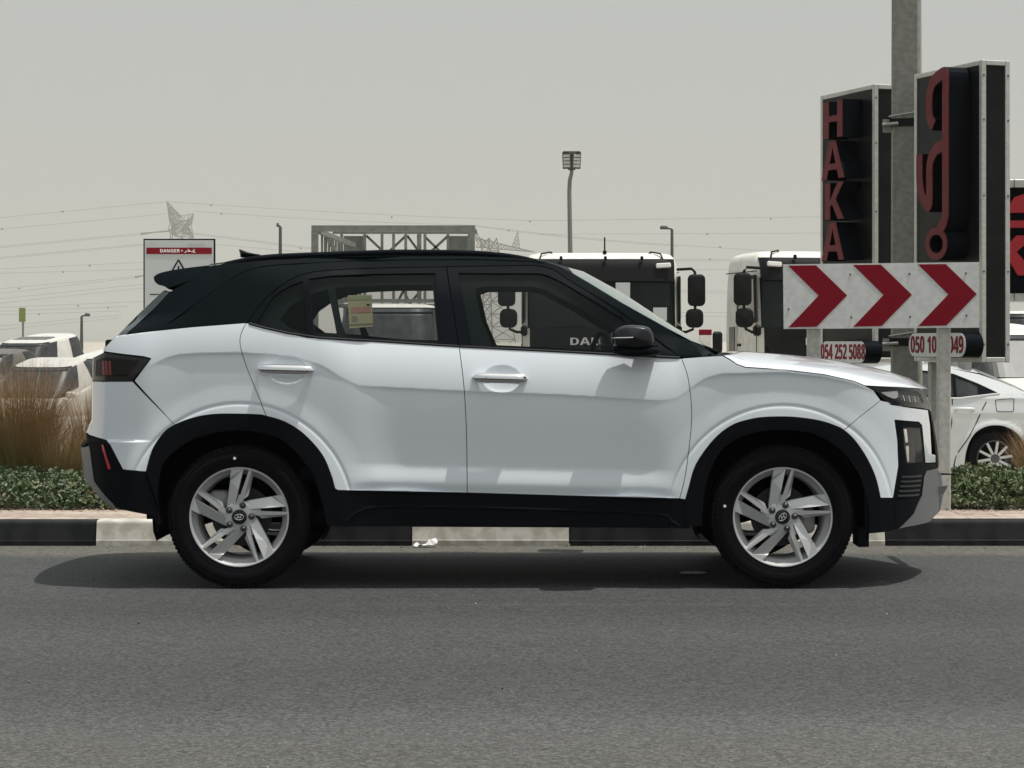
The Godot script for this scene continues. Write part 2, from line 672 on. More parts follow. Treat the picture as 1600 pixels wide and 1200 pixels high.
func phone_panel(o: Node3D, words: String, mid: Vector3, w: float, h: float, stretch: float) -> void:
	var g := Geo.new()
	g.slab(rounded(w, h, h / 2 - 0.001, 8), 0.13, 0.0)
	var p := put("number_panel", g.mesh(), M.black_satin, o, mid)
	g = Geo.new()
	g.slab(rounded(w - 0.008, h - 0.008, h / 2 - 0.006, 8), 0.134, 0.1305)
	put("panel_face", g.mesh(), M.sign_white, p)
	var t := put("lettering", text_mesh(words, h * 0.92, 0.003), M.sign_red, p, Vector3(0, 0, 0.136))
	t.scale = Vector3(stretch, 1.0, 1.0)

func signs() -> void:
	M.sign_face = weathered(Color(0.009, 0.010, 0.010), Color(0.014, 0.015, 0.015), 0.8, 0.4, 51)
	M.sign_face.metallic_specular = 0.25
	M.alu = weathered(Color(0.44, 0.44, 0.42), Color(0.52, 0.52, 0.49), 3.0, 0.45, 52, 0.25)
	M.sign_white = weathered(Color(0.54, 0.55, 0.54), Color(0.60, 0.61, 0.60), 2.6, 0.5, 53)
	M.sign_red = mat(Color(0.19, 0.008, 0.018), 0.5)
	M.sign_red.metallic_specular = 0.2
	M.board_face = mat(Color(0.46, 0.49, 0.50), 0.6)
	M.letter_red = weathered(Color(0.115, 0.012, 0.018), Color(0.15, 0.018, 0.025), 1.5, 0.4, 54)
	M.letter_red.metallic_specular = 0.25
	M.post = weathered(Color(0.38, 0.38, 0.36), Color(0.46, 0.46, 0.435), 3.5, 0.6, 55)
	M.concrete = weathered(Color(0.21, 0.205, 0.185), Color(0.275, 0.27, 0.245), 2.6, 0.9, 56)
	M.concrete.heightmap_enabled = false
	M.steel = weathered(Color(0.20, 0.205, 0.19), Color(0.28, 0.285, 0.27), 0.6, 0.6, 57)
	# first tall sign: the word read downwards
	var turn := deg_to_rad(-70.3)
	var corner := spot(1366, 600, DIST - 16.6)
	var w := 0.86
	var ax := Vector3(cos(turn), 0, -sin(turn))
	var o := thing("sign_box", "tall black sign box with red block letters HAKA, behind the concrete pole", "sign", Vector3(corner.x, 1.03, corner.z) - ax * w, turn)
	sign_case(o, w, 2.03, 0.22)
	for k in 4:
		var y := 1.79 - k * 0.302
		var body := put("letter", text_mesh("HAKA"[k], 0.385, 0.155), M.black_satin, o, Vector3(w * 0.60, y, 0.0785))
		body.scale = Vector3(1.45, 1, 1)
		put("letter_face", text_mesh("HAKA"[k], 0.378, 0.004), M.letter_red, body, Vector3(0, 0, 0.0805))
	phone_panel(o, "054 252 5088", Vector3(w * 0.60 + 0.11, 0.075, 0), 0.70, 0.165, 0.77)
	# second tall sign: one flowing glyph
	corner = spot(1534, 600, DIST - 15.0)
	w = 0.90
	var at0 := Vector3(corner.x, 1.045, corner.z) - ax * w
	var p2 := thing("sign_box", "tall black sign box with one flowing red glyph, in front of the concrete pole", "sign", at0, turn)
	sign_case(p2, w, 1.995, 0.215)
	var q := func(xz: float, yz: float) -> Vector2:
		var px := 1200.0 + xz / 4.0
		var py := 80.0 + yz / 4.0
		# the ray through that point met with the front of the raised glyph
		var ray := Vector3((px - 825.0) / LENS, -(py - 532.0) / LENS, -1.0)
		var nrm := Vector3(sin(turn), 0, cos(turn))
		var face := at0 + nrm * 0.165
		var eye := Vector3(0, EYE, DIST)
		var hit: Vector3 = eye + ray * ((face - eye).dot(nrm) / ray.dot(nrm))
		return Vector2((hit - at0).dot(ax), hit.y - at0.y)
	var parts := [
		[[1035, 462], [1012, 420], [1006, 330], [1012, 250], [1030, 195], [1062, 160], [1106, 145], [1108, 300], [1108, 700], [1108, 980], [1104, 1040], [1090, 1085], [1062, 1118]],
		[[944, 645], [944, 800], [955, 890], [975, 940], [1000, 965], [1006, 900], [1006, 730], [1020, 660], [1050, 610], [1090, 590]]]
	for k in parts.size():
		var path := []
		for r in parts[k]:
			path.append(q.call(r[0], r[1]))
		var fine := []
		for j in path.size() - 1:
			for s in 4:
				fine.append(path[j].cubic_interpolate(path[j + 1], path[maxi(j - 1, 0)], path[mini(j + 2, path.size() - 1)], s / 4.0))
		fine.append(path[-1])
		# black sides and a red face
		stroke(fine, 0.085, 0.160 - k * 0.003, 0.001, "letter", M.black_satin, p2)
		stroke(fine, 0.081, 0.166 - k * 0.003, 0.1602 - k * 0.003, "letter_face", M.letter_red, p2)
	# the ring at its foot
	for layer in [[0.158, 0.001, 1.0, M.black_satin, "letter"], [0.1645, 0.1582, 0.97, M.letter_red, "letter_face"]]:
		var rg := Geo.new()
		for k in 40:
			var e := []
			for s in [[k, 1.0], [k + 1, 1.0], [k + 1, 0.0], [k, 0.0]]:
				var a: float = TAU * s[0] / 40.0
				var rr: Vector2 = Vector2(70, 105) * layer[2] if s[1] > 0.5 else Vector2(41, 57) / layer[2]
				e.append(q.call(1050 + cos(a) * rr.x, 1204 + sin(a) * rr.y))
			var c: Vector2 = q.call(1050, 1204)
			var f := func(p: Vector2, z: float) -> Vector3: return Vector3(p.x, p.y, z)
			rg.quad(f.call(e[0], layer[0]), f.call(e[1], layer[0]), f.call(e[2], layer[0]), f.call(e[3], layer[0]), Color.WHITE, Vector3(0, 0, 1))
			rg.quad(f.call(e[0], layer[0]), f.call(e[1], layer[0]), f.call(e[1], layer[1]), f.call(e[0], layer[1]), Color.WHITE, f.call(e[0] - c, 0.0))
			rg.quad(f.call(e[3], layer[0]), f.call(e[2], layer[0]), f.call(e[2], layer[1]), f.call(e[3], layer[1]), Color.WHITE, f.call(c - e[3], 0.0))
		put(layer[4], rg.mesh(), layer[3], p2)
	phone_panel(p2, "050 10     049", Vector3(w * 0.55 + 0.05, 0.115, 0), 0.76, 0.168, 0.76)
	put("leg", soft_box(Vector3(0.06, 1.35, 0.06), 0.006), M.post, p2, Vector3(0.06, -0.68, -0.12))
	# concrete pole
	var pole_at := spot(1416.5, 600, DIST - 16.17)
	var pole := thing("concrete_pole", "tall grey concrete pole rising between the two black sign boxes", "pole", Vector3(pole_at.x, -0.35, pole_at.z), deg_to_rad(-14.0))
	var g := Geo.new()
	var rings := []
	for k in 13:
		var y := 9.0 * k / 12.0
		var hw := 0.108 - 0.0025 * y
		var ring := []
		for c in [[1, -1], [1, 1], [-1, 1], [-1, -1]]:
			for e in [0, 1]:
				var cut_ := hw * 0.16
				var first: bool = (c[0] * c[1] > 0) == (e == 0)
				ring.append(Vector3(c[0] * (hw if first else hw - cut_), y, c[1] * (hw - cut_ if first else hw)))
		rings.append(ring)
	for k in 12:
		for s in 8:
			var t := (s + 1) % 8
			g.quad(rings[k][s], rings[k + 1][s], rings[k + 1][t], rings[k][t], Color.WHITE, rings[k][s] + rings[k][t] - Vector3(0, 2 * rings[k][s].y, 0))
	put("shaft", g.mesh(), M.concrete, pole)
	for yy in [3.08, 1.53]:
		var st := Geo.new()
		st.box(Vector3(0, yy, 0), Vector3(0.222, 0.055, 0.222))
		put("strap", st.mesh(), M.sign_face, pole)
		var bolt := Geo.new()
		bolt.tube([Vector3(-0.16, yy - 0.015, 0.10), Vector3(-0.05, yy - 0.01, 0.125)], [0.012], 8)
		bolt.box(Vector3(-0.13, yy - 0.02, 0.06), Vector3(0.06, 0.09, 0.06))
		put("strap_bolt", bolt.mesh(), M.steel, pole)
		var wire := Geo.new()
		wire.tube([Vector3(-0.115, yy + 0.04, 0.115), Vector3(0.118, yy + 0.075, 0.115)], [0.006], 6)
		put("tie_wire", wire.mesh(), M.steel, pole)
	# the number stencilled on the shaft, worn past reading
	for r in 4:
		for c in 3:
			var d := Geo.new()
			d.box(Vector3(-0.025 + c * 0.030 + 0.006 * sin(r * 2.0), 2.005 + r * -0.035, 0.1045), Vector3(0.014 + 0.006 * ((r + c) % 2), 0.014, 0.003))
			put("stencil_mark", d.mesh(), M.steel, pole)
	# chevron board
	var z := DIST - 14.0
	var base := spot(1377, 797, DIST - 14.1)
	var chev := thing("chevron_sign", "white road board with three red chevrons pointing to the right, on two posts", "sign", Vector3(base.x, 0.14, z))
	var rel := func(px: float, py: float) -> Vector2:
		var v := spot(px, py, z)
		return Vector2(v.x - base.x, v.y - 0.14)
	g = Geo.new()
	g.slab([rel.call(1224, 413), rel.call(1225, 514), rel.call(1530, 512), rel.call(1530, 409.5)], 0.0, -0.022)
	put("board", g.mesh(), M.sign_white, chev)
	for k in 3:
		g = Geo.new()
		var dx := k * 101.3
		var dy := -k * 1.0
		var pts := []
		for c in [[1231.5, 415], [1275, 414.5], [1323.5, 461.5], [1276, 510.5], [1232, 511.5], [1279, 462]]:
			pts.append(rel.call(c[0] + dx, c[1] + dy))
		g.slab(pts, 0.0025, 0.0003)
		put("chevron", g.mesh(), M.sign_red, chev)
	for c in [[1328.5, 429], [1330, 496], [1421, 428], [1422, 495], [1509, 427], [1510, 493], [1232, 483]]:
		var rv := CylinderMesh.new()
		rv.top_radius = 0.006
		rv.bottom_radius = 0.006
		rv.height = 0.004
		rv.radial_segments = 12
		var at_: Vector2 = rel.call(c[0], c[1])
		put("rivet", rv, M.nut, chev, Vector3(at_.x, at_.y, 0.003), Vector3(PI / 2, 0, 0))
	for px in [1273.0, 1477.0]:
		var a: Vector2 = rel.call(px, 600)
		put("post", soft_box(Vector3(0.080, 1.50, 0.06), 0.008), M.post, chev, Vector3(a.x, 0.74, -0.056))
	# third sign, at the edge of the picture
	z = DIST - 17.5
	var s3 := spot(1572, 460, z)
	var third := thing("advertising_sign", "black sign in a grey frame with bright red glyphs, at the picture edge", "sign", Vector3(s3.x, 0.0, z))
	g = Geo.new()
	g.box(Vector3(0.6, 1.98, -0.06), Vector3(1.2, 0.86, 0.10))
	put("case", g.mesh(), M.black_satin, third)
	for y in [2.395, 1.52]:
		for k in 4:
			put("frame_bar", soft_box(Vector3(0.056 if k == 0 else 0.378, 0.062, 0.13), 0.004), M.alu, third, Vector3(0.029 if k == 0 else 0.06 + 0.19 + (k - 1) * 0.382, y, -0.05))
	put("frame_bar", soft_box(Vector3(0.05, 0.81, 0.13), 0.004), M.alu, third, Vector3(1.175, 1.957, -0.05))
	M.bright_red = mat(Color(0.36, 0.006, 0.016), 0.4)
	for shape in [
		[[0.02, 0.05], [0.06, 0.12], [0.14, 0.145], [0.45, 0.145], [0.50, 0.10], [0.50, 0.0], [0.02, 0.0]],
		[[0.02, -0.06], [0.52, -0.06], [0.52, -0.115], [0.02, -0.115]],
		[[0.015, -0.24], [0.075, -0.175], [0.22, -0.175], [0.075, -0.30], [0.23, -0.48], [0.085, -0.48], [0.015, -0.36]],
		[[0.30, -0.175], [0.37, -0.175], [0.37, -0.48], [0.30, -0.48]]]:
		g = Geo.new()
		g.slab(shape.map(func(p): return Vector2(p[0], p[1] + 2.17)), 0.03, -0.009)
		put("letter", g.mesh(), M.bright_red, third)
	for x in [0.62, 1.1]:
		put("leg", soft_box(Vector3(0.07, 1.98, 0.07), 0.006), M.steel, third, Vector3(x, 0.50, -0.06))
	# danger board, far behind the car
	z = DIST - 38.0
	var db := spot(280, 520, z)
	var danger := thing("danger_sign", "white warning board with a red DANGER band and triangle, behind the car roof", "sign", Vector3(db.x, -0.5, z))
	var u := 38.0 / LENS
	g = Geo.new()
	g.box(Vector3(0, (532 - 447) * u + 1.69, -0.03), Vector3(112 * u, 148 * u, 0.05))
	put("board", g.mesh(), M.black_satin, danger)
	g = Geo.new()
	g.box(Vector3(0, (532 - 447) * u + 1.69, 0.0), Vector3(107.5 * u, 143.5 * u, 0.016))
	put("board_face", g.mesh(), M.board_face, danger)
	g = Geo.new()
	g.box(Vector3(0, (532 - 392) * u + 1.69, 0.012), Vector3(102 * u, 10 * u, 0.008))
	put("red_band", g.mesh(), M.sign_red, danger)
	var white: Material = M.dot
	var tx := put("lettering", text_mesh("DANGER •", 0.075, 0.003), white, danger, Vector3(-12.0 * u, (532 - 392) * u + 1.69, 0.0185))
	tx.scale = Vector3(1.1, 1, 1)
	var ar := Node3D.new()
	ar.name = "lettering"
	danger.add_child(ar, true)
	ar.position = Vector3(8.0 * u, (532 - 393) * u + 1.69, 0.0)
	for path in [[[17, 2], [15, 2.6], [13.6, 1.2], [15.6, -0.4], [17.4, -1.6], [12, -0.2], [10, 0]], [[10, 0], [6, 0], [7.4, 2.0], [9.0, 1.4], [8.6, 0.1]], [[6.4, 4], [6.4, 0.2]], [[6.2, 0], [3.5, 0], [3.0, 1.2], [3.1, 0], [2.0, -1.4], [0.6, -2.0]]]:
		stroke(path.map(func(p): return Vector2(p[0], p[1]) * u), 0.85 * u, 0.0185, 0.0165, "stroke", white, ar, true)
	stroke([Vector2(15.4, 4.4) * u, Vector2(15.5, 4.4) * u], 1.0 * u, 0.0185, 0.0165, "stroke", white, ar, true)
	for strip in [[230, 380, 17, 3.4, 0], [304, 380.4, 30, 2.6, 1], [304, 383.4, 26, 1.0, 1]]:
		g = Geo.new()
		g.box(Vector3((strip[0] + (8 if strip[4] == 0 else 3) - 280) * u, (532 - strip[1]) * u + 1.69, 0.0095), Vector3(strip[2] * u, strip[3] * 0.55 * u, 0.003))
		put("small_print", g.mesh(), M.alu, danger)
	var tri := [Vector2(0, 21), Vector2(-17.5, -9), Vector2(17.5, -9)]
	var ta := []
	for p in [tri[0], tri[1], tri[2], tri[0], tri[1]]:
		ta.append(p * u + Vector2(-1.0 * u, (532 - 427) * u + 1.69))
	for k in 3:
		stroke([ta[k], ta[k + 1]], 2.3 * u, 0.0125 + k * 0.001, 0.0085, "warning_triangle", M.black_satin, danger, true)
	g = Geo.new()
	g.slab([Vector2(-1.4, 11), Vector2(1.4, 11), Vector2(0.7, 1), Vector2(-0.7, 1)].map(func(p): return p * u + Vector2(-1.0 * u, (532 - 427) * u + 1.69)), 0.0125, 0.0085)
	put("exclamation_mark", g.mesh(), M.black_satin, danger)
	g = Geo.new()
	g.box(Vector3(-38 * u, (532 - 460) * u + 1.69, 0.0095), Vector3(15 * u, 1.6 * u, 0.003))
	put("small_print", g.mesh(), M.sign_face, danger)
	for x in [-0.45, 0.45]:
		put("post", soft_box(Vector3(0.08, 3.2, 0.08), 0.01), M.post, danger, Vector3(x, 1.60, -0.10))

# ================================================================ poles, wires and pylons far off
func lattice(g: Geo, a: Vector3, b: Vector3, c: Vector3, d: Vector3, n: int, w: float) -> void:
	# braces between the rails a-b and c-d
	for k in n:
		var p := a.lerp(b, float(k) / n)
		var q := c.lerp(d, float(k) / n)
		var p2 := a.lerp(b, float(k + 1) / n)
		var q2 := c.lerp(d, float(k + 1) / n)
		g.bar(p, q2, w, w)
		g.bar(q, p2, w, w)
		g.bar(p2, q2, w, w)

func tower_arm(g: Geo, root_lo: Vector3, root_hi: Vector3, tip: Vector3, depth: float, n: int, w: float) -> void:
	var o := Vector3(0, 0, depth)
	for r in [[root_lo + o, root_hi + o], [root_lo - o, root_hi - o]]:
		g.bar(r[0], tip, w, w)
		g.bar(r[1], tip, w, w)
		lattice(g, r[0], r[0].lerp(tip, 0.92), r[1], r[1].lerp(tip, 0.92), n, w * 0.6)
	lattice(g, root_lo + o, (root_lo + o).lerp(tip, 0.92), root_lo - o, (root_lo - o).lerp(tip, 0.92), n, w * 0.6)

func street_lamp(px: float, py_top: float, d: float, head: float, label: String) -> void:
	var z := DIST - d
	var top := spot(px, py_top, z)
	var o := thing("street_lamp", label, "street lamp", Vector3(top.x, -0.5, z), 0.0, "street lamps far off")
	var g := Geo.new()
	var h := top.y + 0.5
	g.tube([Vector3.ZERO, Vector3(0, h * 0.5, 0), Vector3(0, h, 0)], [0.14, 0.11, 0.08], 8)
	put("pole", g.mesh(), M.steel_dark, o)
	g = Geo.new()
	g.tube([Vector3(0, h, 0), Vector3(head * 0.5, h + 0.05, 0)], [0.06], 6)
	put("arm", g.mesh(), M.steel_dark, o)
	g = Geo.new()
	g.pillow([Vector2(-0.5, 0.0), Vector2(-0.3, 0.12), Vector2(0.3, 0.12), Vector2(0.5, 0.02), Vector2(0.4, -0.1), Vector2(-0.4, -0.1)].map(func(p): return Vector2(p.x * absf(head) * 0.8, p.y)), 0.35, 4)
	put("lamp_head", g.mesh(), M.steel_dark, o, Vector3(head * 0.75, h + 0.08, 0))

func distance() -> void:
	M.steel_dark = mat(Color(0.06, 0.06, 0.06), 0.6)
	M.galvanised = mat(Color(0.16, 0.16, 0.155), 0.6)
	M.pylon = mat(Color(0.12, 0.12, 0.118), 0.7)
	M.wire = mat(Color(0.10, 0.10, 0.10), 0.8)
	# floodlight on a cranked pole
	var d := 50.0
	var z := DIST - d
	var u := d / LENS
	var at_ := spot(891, 532, z)
	var fl := thing("floodlight_pole", "grey cranked pole with a twin black floodlight, behind the first truck", "floodlight", Vector3(at_.x, -0.5, z))
	var up := func(py: float) -> float: return 1.69 + (532.0 - py) * u
	var g := Geo.new()
	g.tube([Vector3(0, 0, 0), Vector3(0, up.call(390), 0), Vector3(-0.02, up.call(300), 0), Vector3(-0.01, up.call(282), 0), Vector3(0.03, up.call(270), 0), Vector3(0.03, up.call(262), 0)], [0.062, 0.052, 0.047, 0.045, 0.04, 0.04], 12)
	put("pole", g.mesh(), M.galvanised, fl)
	for s in [-1.0, 1.0]:
		var b := Node3D.new()
		b.name = "lamp_head"
		fl.add_child(b, true)
		b.position = Vector3(0.03 + s * 0.098, up.call(251), 0.06)
		b.rotation = Vector3(0.12, s * 0.42, 0)
		put("housing", soft_box(Vector3(0.21, 0.37, 0.06), 0.01), M.steel_dark, b)
		for k in 4:
			put("lamp_panel", soft_box(Vector3(0.155, 0.055, 0.012), 0.003), M.alu, b, Vector3(0, 0.105 - k * 0.075, 0.033))
	put("lamp_cap", soft_box(Vector3(0.38, 0.02, 0.20), 0.005), M.steel_dark, fl, Vector3(0.03, up.call(237.5), 0.03))
	put("bracket", soft_box(Vector3(0.16, 0.06, 0.10), 0.01), M.steel_dark, fl, Vector3(0.03, up.call(264), 0.04))
	street_lamp(1050, 358, 130, -0.62, "thin far street lamp with its head to the left, between the two trucks")
	street_lamp(438, 354, 120, -0.18, "thin far street lamp with a short head, left of the steel frame")
	street_lamp(127.5, 494, 150, 0.5, "small dark street lamp with its arm to the right, above the parked cars")
	# green board on a thin post
	d = 150.0
	z = DIST - d
	u = d / LENS
	at_ = spot(36, 532, z)
	var gb := thing("green_board", "small pale green board on a thin post beyond the parked cars", "sign", Vector3(at_.x, -0.5, z))
	g = Geo.new()
	g.box(Vector3(-0.05, 1.69 + (532 - 492) * u, 0), Vector3(10 * u, 22 * u, 0.1))
	put("board", g.mesh(), mat(Color(0.16, 0.21, 0.06), 0.6), gb)
	g = Geo.new()
	g.tube([Vector3.ZERO, Vector3(0, 1.69 + (532 - 503) * u, 0)], [0.07], 8)
	put("post", g.mesh(), M.galvanised, gb)
	# left pylon: the head of a lattice tower seen at an angle
	d = 2600.0
	z = DIST - d
	u = d / LENS
	var lo := spot(283, 532, z)
	var py1 := thing("pylon", "pale lattice pylon head rising like a star above the warning board", "pylon", Vector3(lo.x, -0.5, z))
	var P := func(px: float, py: float, dz := 0.0) -> Vector3: return Vector3((px - 283.0) * u, 1.69 + (532.0 - py) * u, dz)
	g = Geo.new()
	var w := 0.9
	tower_arm(g, P.call(271, 362), P.call(284, 340), P.call(261, 315), 7.0, 5, w)
	tower_arm(g, P.call(282, 362), P.call(298, 350), P.call(302.5, 334), 7.0, 4, w)
	tower_arm(g, P.call(284, 362), P.call(292, 350), P.call(302, 371), 7.0, 3, w)
	tower_arm(g, P.call(276, 370), P.call(276, 352), P.call(263, 361), 6.0, 3, w)
	put("cross_arm", g.mesh(), M.pylon, py1)
	g = Geo.new()
	for s in [-7.0, 7.0]:
		for e in [[268, 362, 262, 545], [298, 362, 304, 545]]:
			g.bar(P.call(e[0], e[1], s), P.call(e[2], e[3], s * 2.2), w * 1.3, w * 1.3)
		lattice(g, P.call(268, 362, s), P.call(262, 545, s * 2.2), P.call(298, 362, s), P.call(304, 545, s * 2.2), 10, w * 0.8)
		lattice(g, P.call(271, 343, s), P.call(270, 364, s), P.call(296, 343, s), P.call(299, 366, s), 3, w * 0.7)
	for e in [[261, 315, 281, 338], [281, 338, 302.5, 334], [302.5, 334, 299, 352], [299, 352, 303, 371], [261, 315, 266, 350], [266, 350, 263, 361], [263, 361, 276, 368], [276, 368, 303, 372], [264, 328, 290, 360], [268, 322, 266, 348], [272, 330, 270, 366], [266, 345, 300, 345], [268, 356, 300, 340], [276, 335, 300, 366], [290, 338, 272, 366], [296, 336, 284, 370], [262, 320, 272, 340], [268, 340, 282, 366]]:
		g.bar(P.call(e[0], e[1], 2.0), P.call(e[2], e[3], 2.0), w * 0.9, w * 0.9)
	put("tower_body", g.mesh(), M.pylon, py1)
	g = Geo.new()
	g.tube([P.call(263, 361), P.call(240, 363), P.call(220, 365.5)], [1.0, 0.75, 1.6], 8)
	put("insulator", g.mesh(), M.pylon, py1)
	g = Geo.new()
	g.tube([P.call(262, 430), P.call(222, 431), P.call(211, 433)], [1.0, 0.75, 1.6], 8)
	put("insulator", g.mesh(), M.pylon, py1)
	# the second pylon, seen through the front window and over the roof
	d = 1700.0
	z = DIST - d
	u = d / LENS
	lo = spot(783, 532, z)
	var py2 := thing("pylon", "pale lattice pylon with a long drooping arm, seen over and through the white car", "pylon", Vector3(lo.x, -0.5, z))
	var Q := func(px: float, py: float, dz := 0.0) -> Vector3: return Vector3((px - 783.0) * u, 1.69 + (532.0 - py) * u, dz)
	g = Geo.new()
	w = 0.52
	for s in [-5.5, 5.5]:
		for e in [[752, 372, 757, 550], [776, 372, 808, 550], [764, 372, 770, 550]]:
			g.bar(Q.call(e[0], e[1], s), Q.call(e[2], e[3], s * 2.0), w * 1.4, w * 1.4)
		lattice(g, Q.call(752, 372, s), Q.call(757, 550, s * 2.0), Q.call(764, 372, s), Q.call(770, 550, s * 2.0), 12, w)
		lattice(g, Q.call(764, 372, s), Q.call(770, 550, s * 2.0), Q.call(776, 372, s), Q.call(808, 550, s * 2.0), 9, w)
	put("tower_body", g.mesh(), M.pylon, py2)
	g = Geo.new()
	tower_arm(g, Q.call(744, 386), Q.call(744, 372), Q.call(836, 394), 4.5, 13, w)
	tower_arm(g, Q.call(744, 378), Q.call(752, 378), Q.call(741, 352), 3.0, 4, w * 0.8)
	tower_arm(g, Q.call(800, 386), Q.call(812, 388), Q.call(809, 361), 3.0, 4, w * 0.8)
	put("cross_arm", g.mesh(), M.pylon, py2)
	# the wires with their warning balls
	z = DIST - 2600.0
	u = 2600.0 / LENS
	for side in 2:
		var o := thing("power_line", ["overhead power wires with dark marker balls running left from the star shaped pylon", "overhead power wires with dark marker balls crossing the sky behind the trucks"][side], "power line", Vector3(0, 0, z))
		var runs := []
		var balls := []
		if side == 0:
			runs = [[-40, 344, 261, 315], [-40, 362, 261, 334], [-40, 389, 220, 364.5], [-40, 391, 220, 366.5], [-40, 406, 224, 381], [-40, 408, 224, 383], [-40, 422, 224, 410], [-40, 428, 224, 421], [-40, 455, 211, 432], [-40, 463, 211, 434], [-40, 471, 224, 444], [-40, 478, 224, 450], [-40, 482, 225, 471], [-40, 488, 200, 479], [-40, 493, 190, 486], [-40, 513, 190, 492], [-40, 519, 185, 497]]
			balls = [[98, 330.5], [3, 357.5], [140, 415.5], [99, 425], [30, 451], [122, 478], [169, 480.5], [61, 491]]
		else:
			runs = [[261, 315, 840, 345], [840, 345, 1700, 328], [302, 330, 741, 352], [302, 364, 500, 389], [302, 365.5, 500, 391], [302, 379, 500, 396], [741, 352, 1060, 383], [1060, 383, 1700, 420], [741, 353.5, 1060, 385], [840, 366, 1700, 358], [1040, 405, 1700, 402], [1040, 407.5, 1700, 405], [1040, 421, 1700, 418], [1040, 452, 1700, 470], [1040, 455, 1700, 473], [1040, 488, 1700, 486], [1040, 494, 1700, 492]]
			balls = [[330, 321], [346, 334], [612, 339.5], [828, 346], [470, 388], [795, 360], [1105, 366], [1125, 386], [1204, 342], [1109, 405]]
		for r in runs:
			if r[0] < 0:   # carried on well past the picture
				r[1] -= (r[3] - r[1]) * 700.0 / (r[2] - r[0])
				r[0] -= 700
			if r[2] > 1600:
				r[3] += (r[3] - r[1]) * 700.0 / (r[2] - r[0])
				r[2] += 700
			var wg := Geo.new()
			var pts := []
			for k in 9:
				var t := k / 8.0
				var q := spot(lerpf(r[0], r[2], t), lerpf(r[1], r[3], t) + 3.0 * sin(PI * t) * (0.0 if r[0] < 0 or absf(r[2] - r[0]) < 250 else 1.0), z)
				pts.append(q - Vector3(0, 0, z))
			wg.tube(pts, [0.20], 5)
			put("wire", wg.mesh(), M.wire, o)
		for b in balls:
			var bm := SphereMesh.new()
			bm.radius = 1.3
			bm.height = 2.5
			bm.radial_segments = 12
			bm.rings = 8
			put("marker_ball", bm, M.steel_dark, o, spot(b[0], b[1], z) - Vector3(0, 0, z))
	# steel frame of beams behind the car
	d = 38.0
	z = DIST - d
	u = d / LENS
	var fa := spot(615, 532, z)
	var fr := thing("steel_frame", "large grey green steel frame with cross braces, standing behind the car roof", "frame", Vector3(fa.x, -0.5, z))
	var R := func(px: float, py: float, dz := 0.0) -> Vector3: return Vector3((px - 615.0) * u, 1.69 + (532.0 - py) * u, dz)
	M.frame_paint = weathered(Color(0.13, 0.145, 0.13), Color(0.17, 0.185, 0.17), 0.7, 0.6, 61)
	var beam := func(a: Vector3, b: Vector3, ww: float, hh: float) -> void:
		var bg := Geo.new()
		bg.bar(a, b, ww, hh)
		put("beam", bg.mesh(), M.frame_paint, fr)
	beam.call(R.call(487, 357), R.call(742, 357), 0.10, 0.12)
	beam.call(R.call(492, 362), R.call(492, 690), 0.11, 0.12)
	beam.call(R.call(738, 362), R.call(738, 690), 0.085, 0.12)
	beam.call(R.call(498, 470), R.call(733, 470), 0.06, 0.10)
	for k in 7:
		beam.call(R.call(499 + k * 1.5, 361, -0.5 - k * 0.5), R.call(499 + k * 1.5, 470, -0.5 - k * 0.5), 0.035 + 0.02 * (k % 2), 0.06)
	beam.call(R.call(497, 361, -0.2), R.call(528, 369, -3.6), 0.06, 0.08)
	beam.call(R.call(500, 364, -1.0), R.call(526, 420, -3.4), 0.05, 0.05)
	var zz := -3.6
	var ub := (d + 3.6) / LENS
	var RB := func(px: float, py: float, dz := 0.0) -> Vector3: return Vector3((px - 825.0) * ub - fa.x, 1.69 + (532.0 - py) * ub, zz + dz)
	beam.call(RB.call(520, 362, 0.0), RB.call(745, 362, 0.0), 0.08, 0.10)
	beam.call(RB.call(520, 478, 0.0), RB.call(745, 478, 0.0), 0.07, 0.10)
	for px in [534.0, 570.0, 597.0, 615.0, 634.0, 655.0, 664.0, 700.0, 733.0]:
		beam.call(RB.call(px, 366, 0.01), RB.call(px, 474, 0.01), 0.05 if px != 655.0 else 0.08, 0.07)
	var zb := -0.08
	for br in [[572, 368, 604, 398], [634, 368, 602, 398], [636, 368, 658, 398], [662, 368, 700, 405], [700, 368, 660, 405], [604, 398, 572, 440], [604, 398, 640, 474], [658, 398, 620, 474], [660, 405, 700, 474], [700, 405, 640, 474], [534, 420, 572, 474], [572, 420, 534, 474]]:
		beam.call(RB.call(br[0], br[1], zb), RB.call(br[2], br[3], zb), 0.045, 0.05)
	for pp in [[536, 569], [700, 736]]:
		var pg := Geo.new()
		pg.box(RB.call((pp[0] + pp[1]) / 2.0, 385, zb - 0.09), Vector3((pp[1] - pp[0]) * ub, 34 * ub, 0.03))
		put("sheet_panel", pg.mesh(), M.frame_paint, fr)
	for px in [540.0, 700.0]:
		beam.call(RB.call(px, 480, 0.0), RB.call(px, 690, 0.0), 0.08, 0.10)

# ================================================================ the other vehicles
func hoop(y: float, x0: float, x1: float, w: float, n := 5.0, count := 48) -> Array:
	var out := []
	for k in count:
		var a := TAU * (k + 0.5) / count
		var c := cos(a)
		var s := sin(a)
		out.append(Vector3((x0 + x1) / 2 + (x1 - x0) / 2 * signf(c) * pow(absf(c), 2.0 / n), y, w * signf(s) * pow(absf(s), 2.0 / n)))
	return out

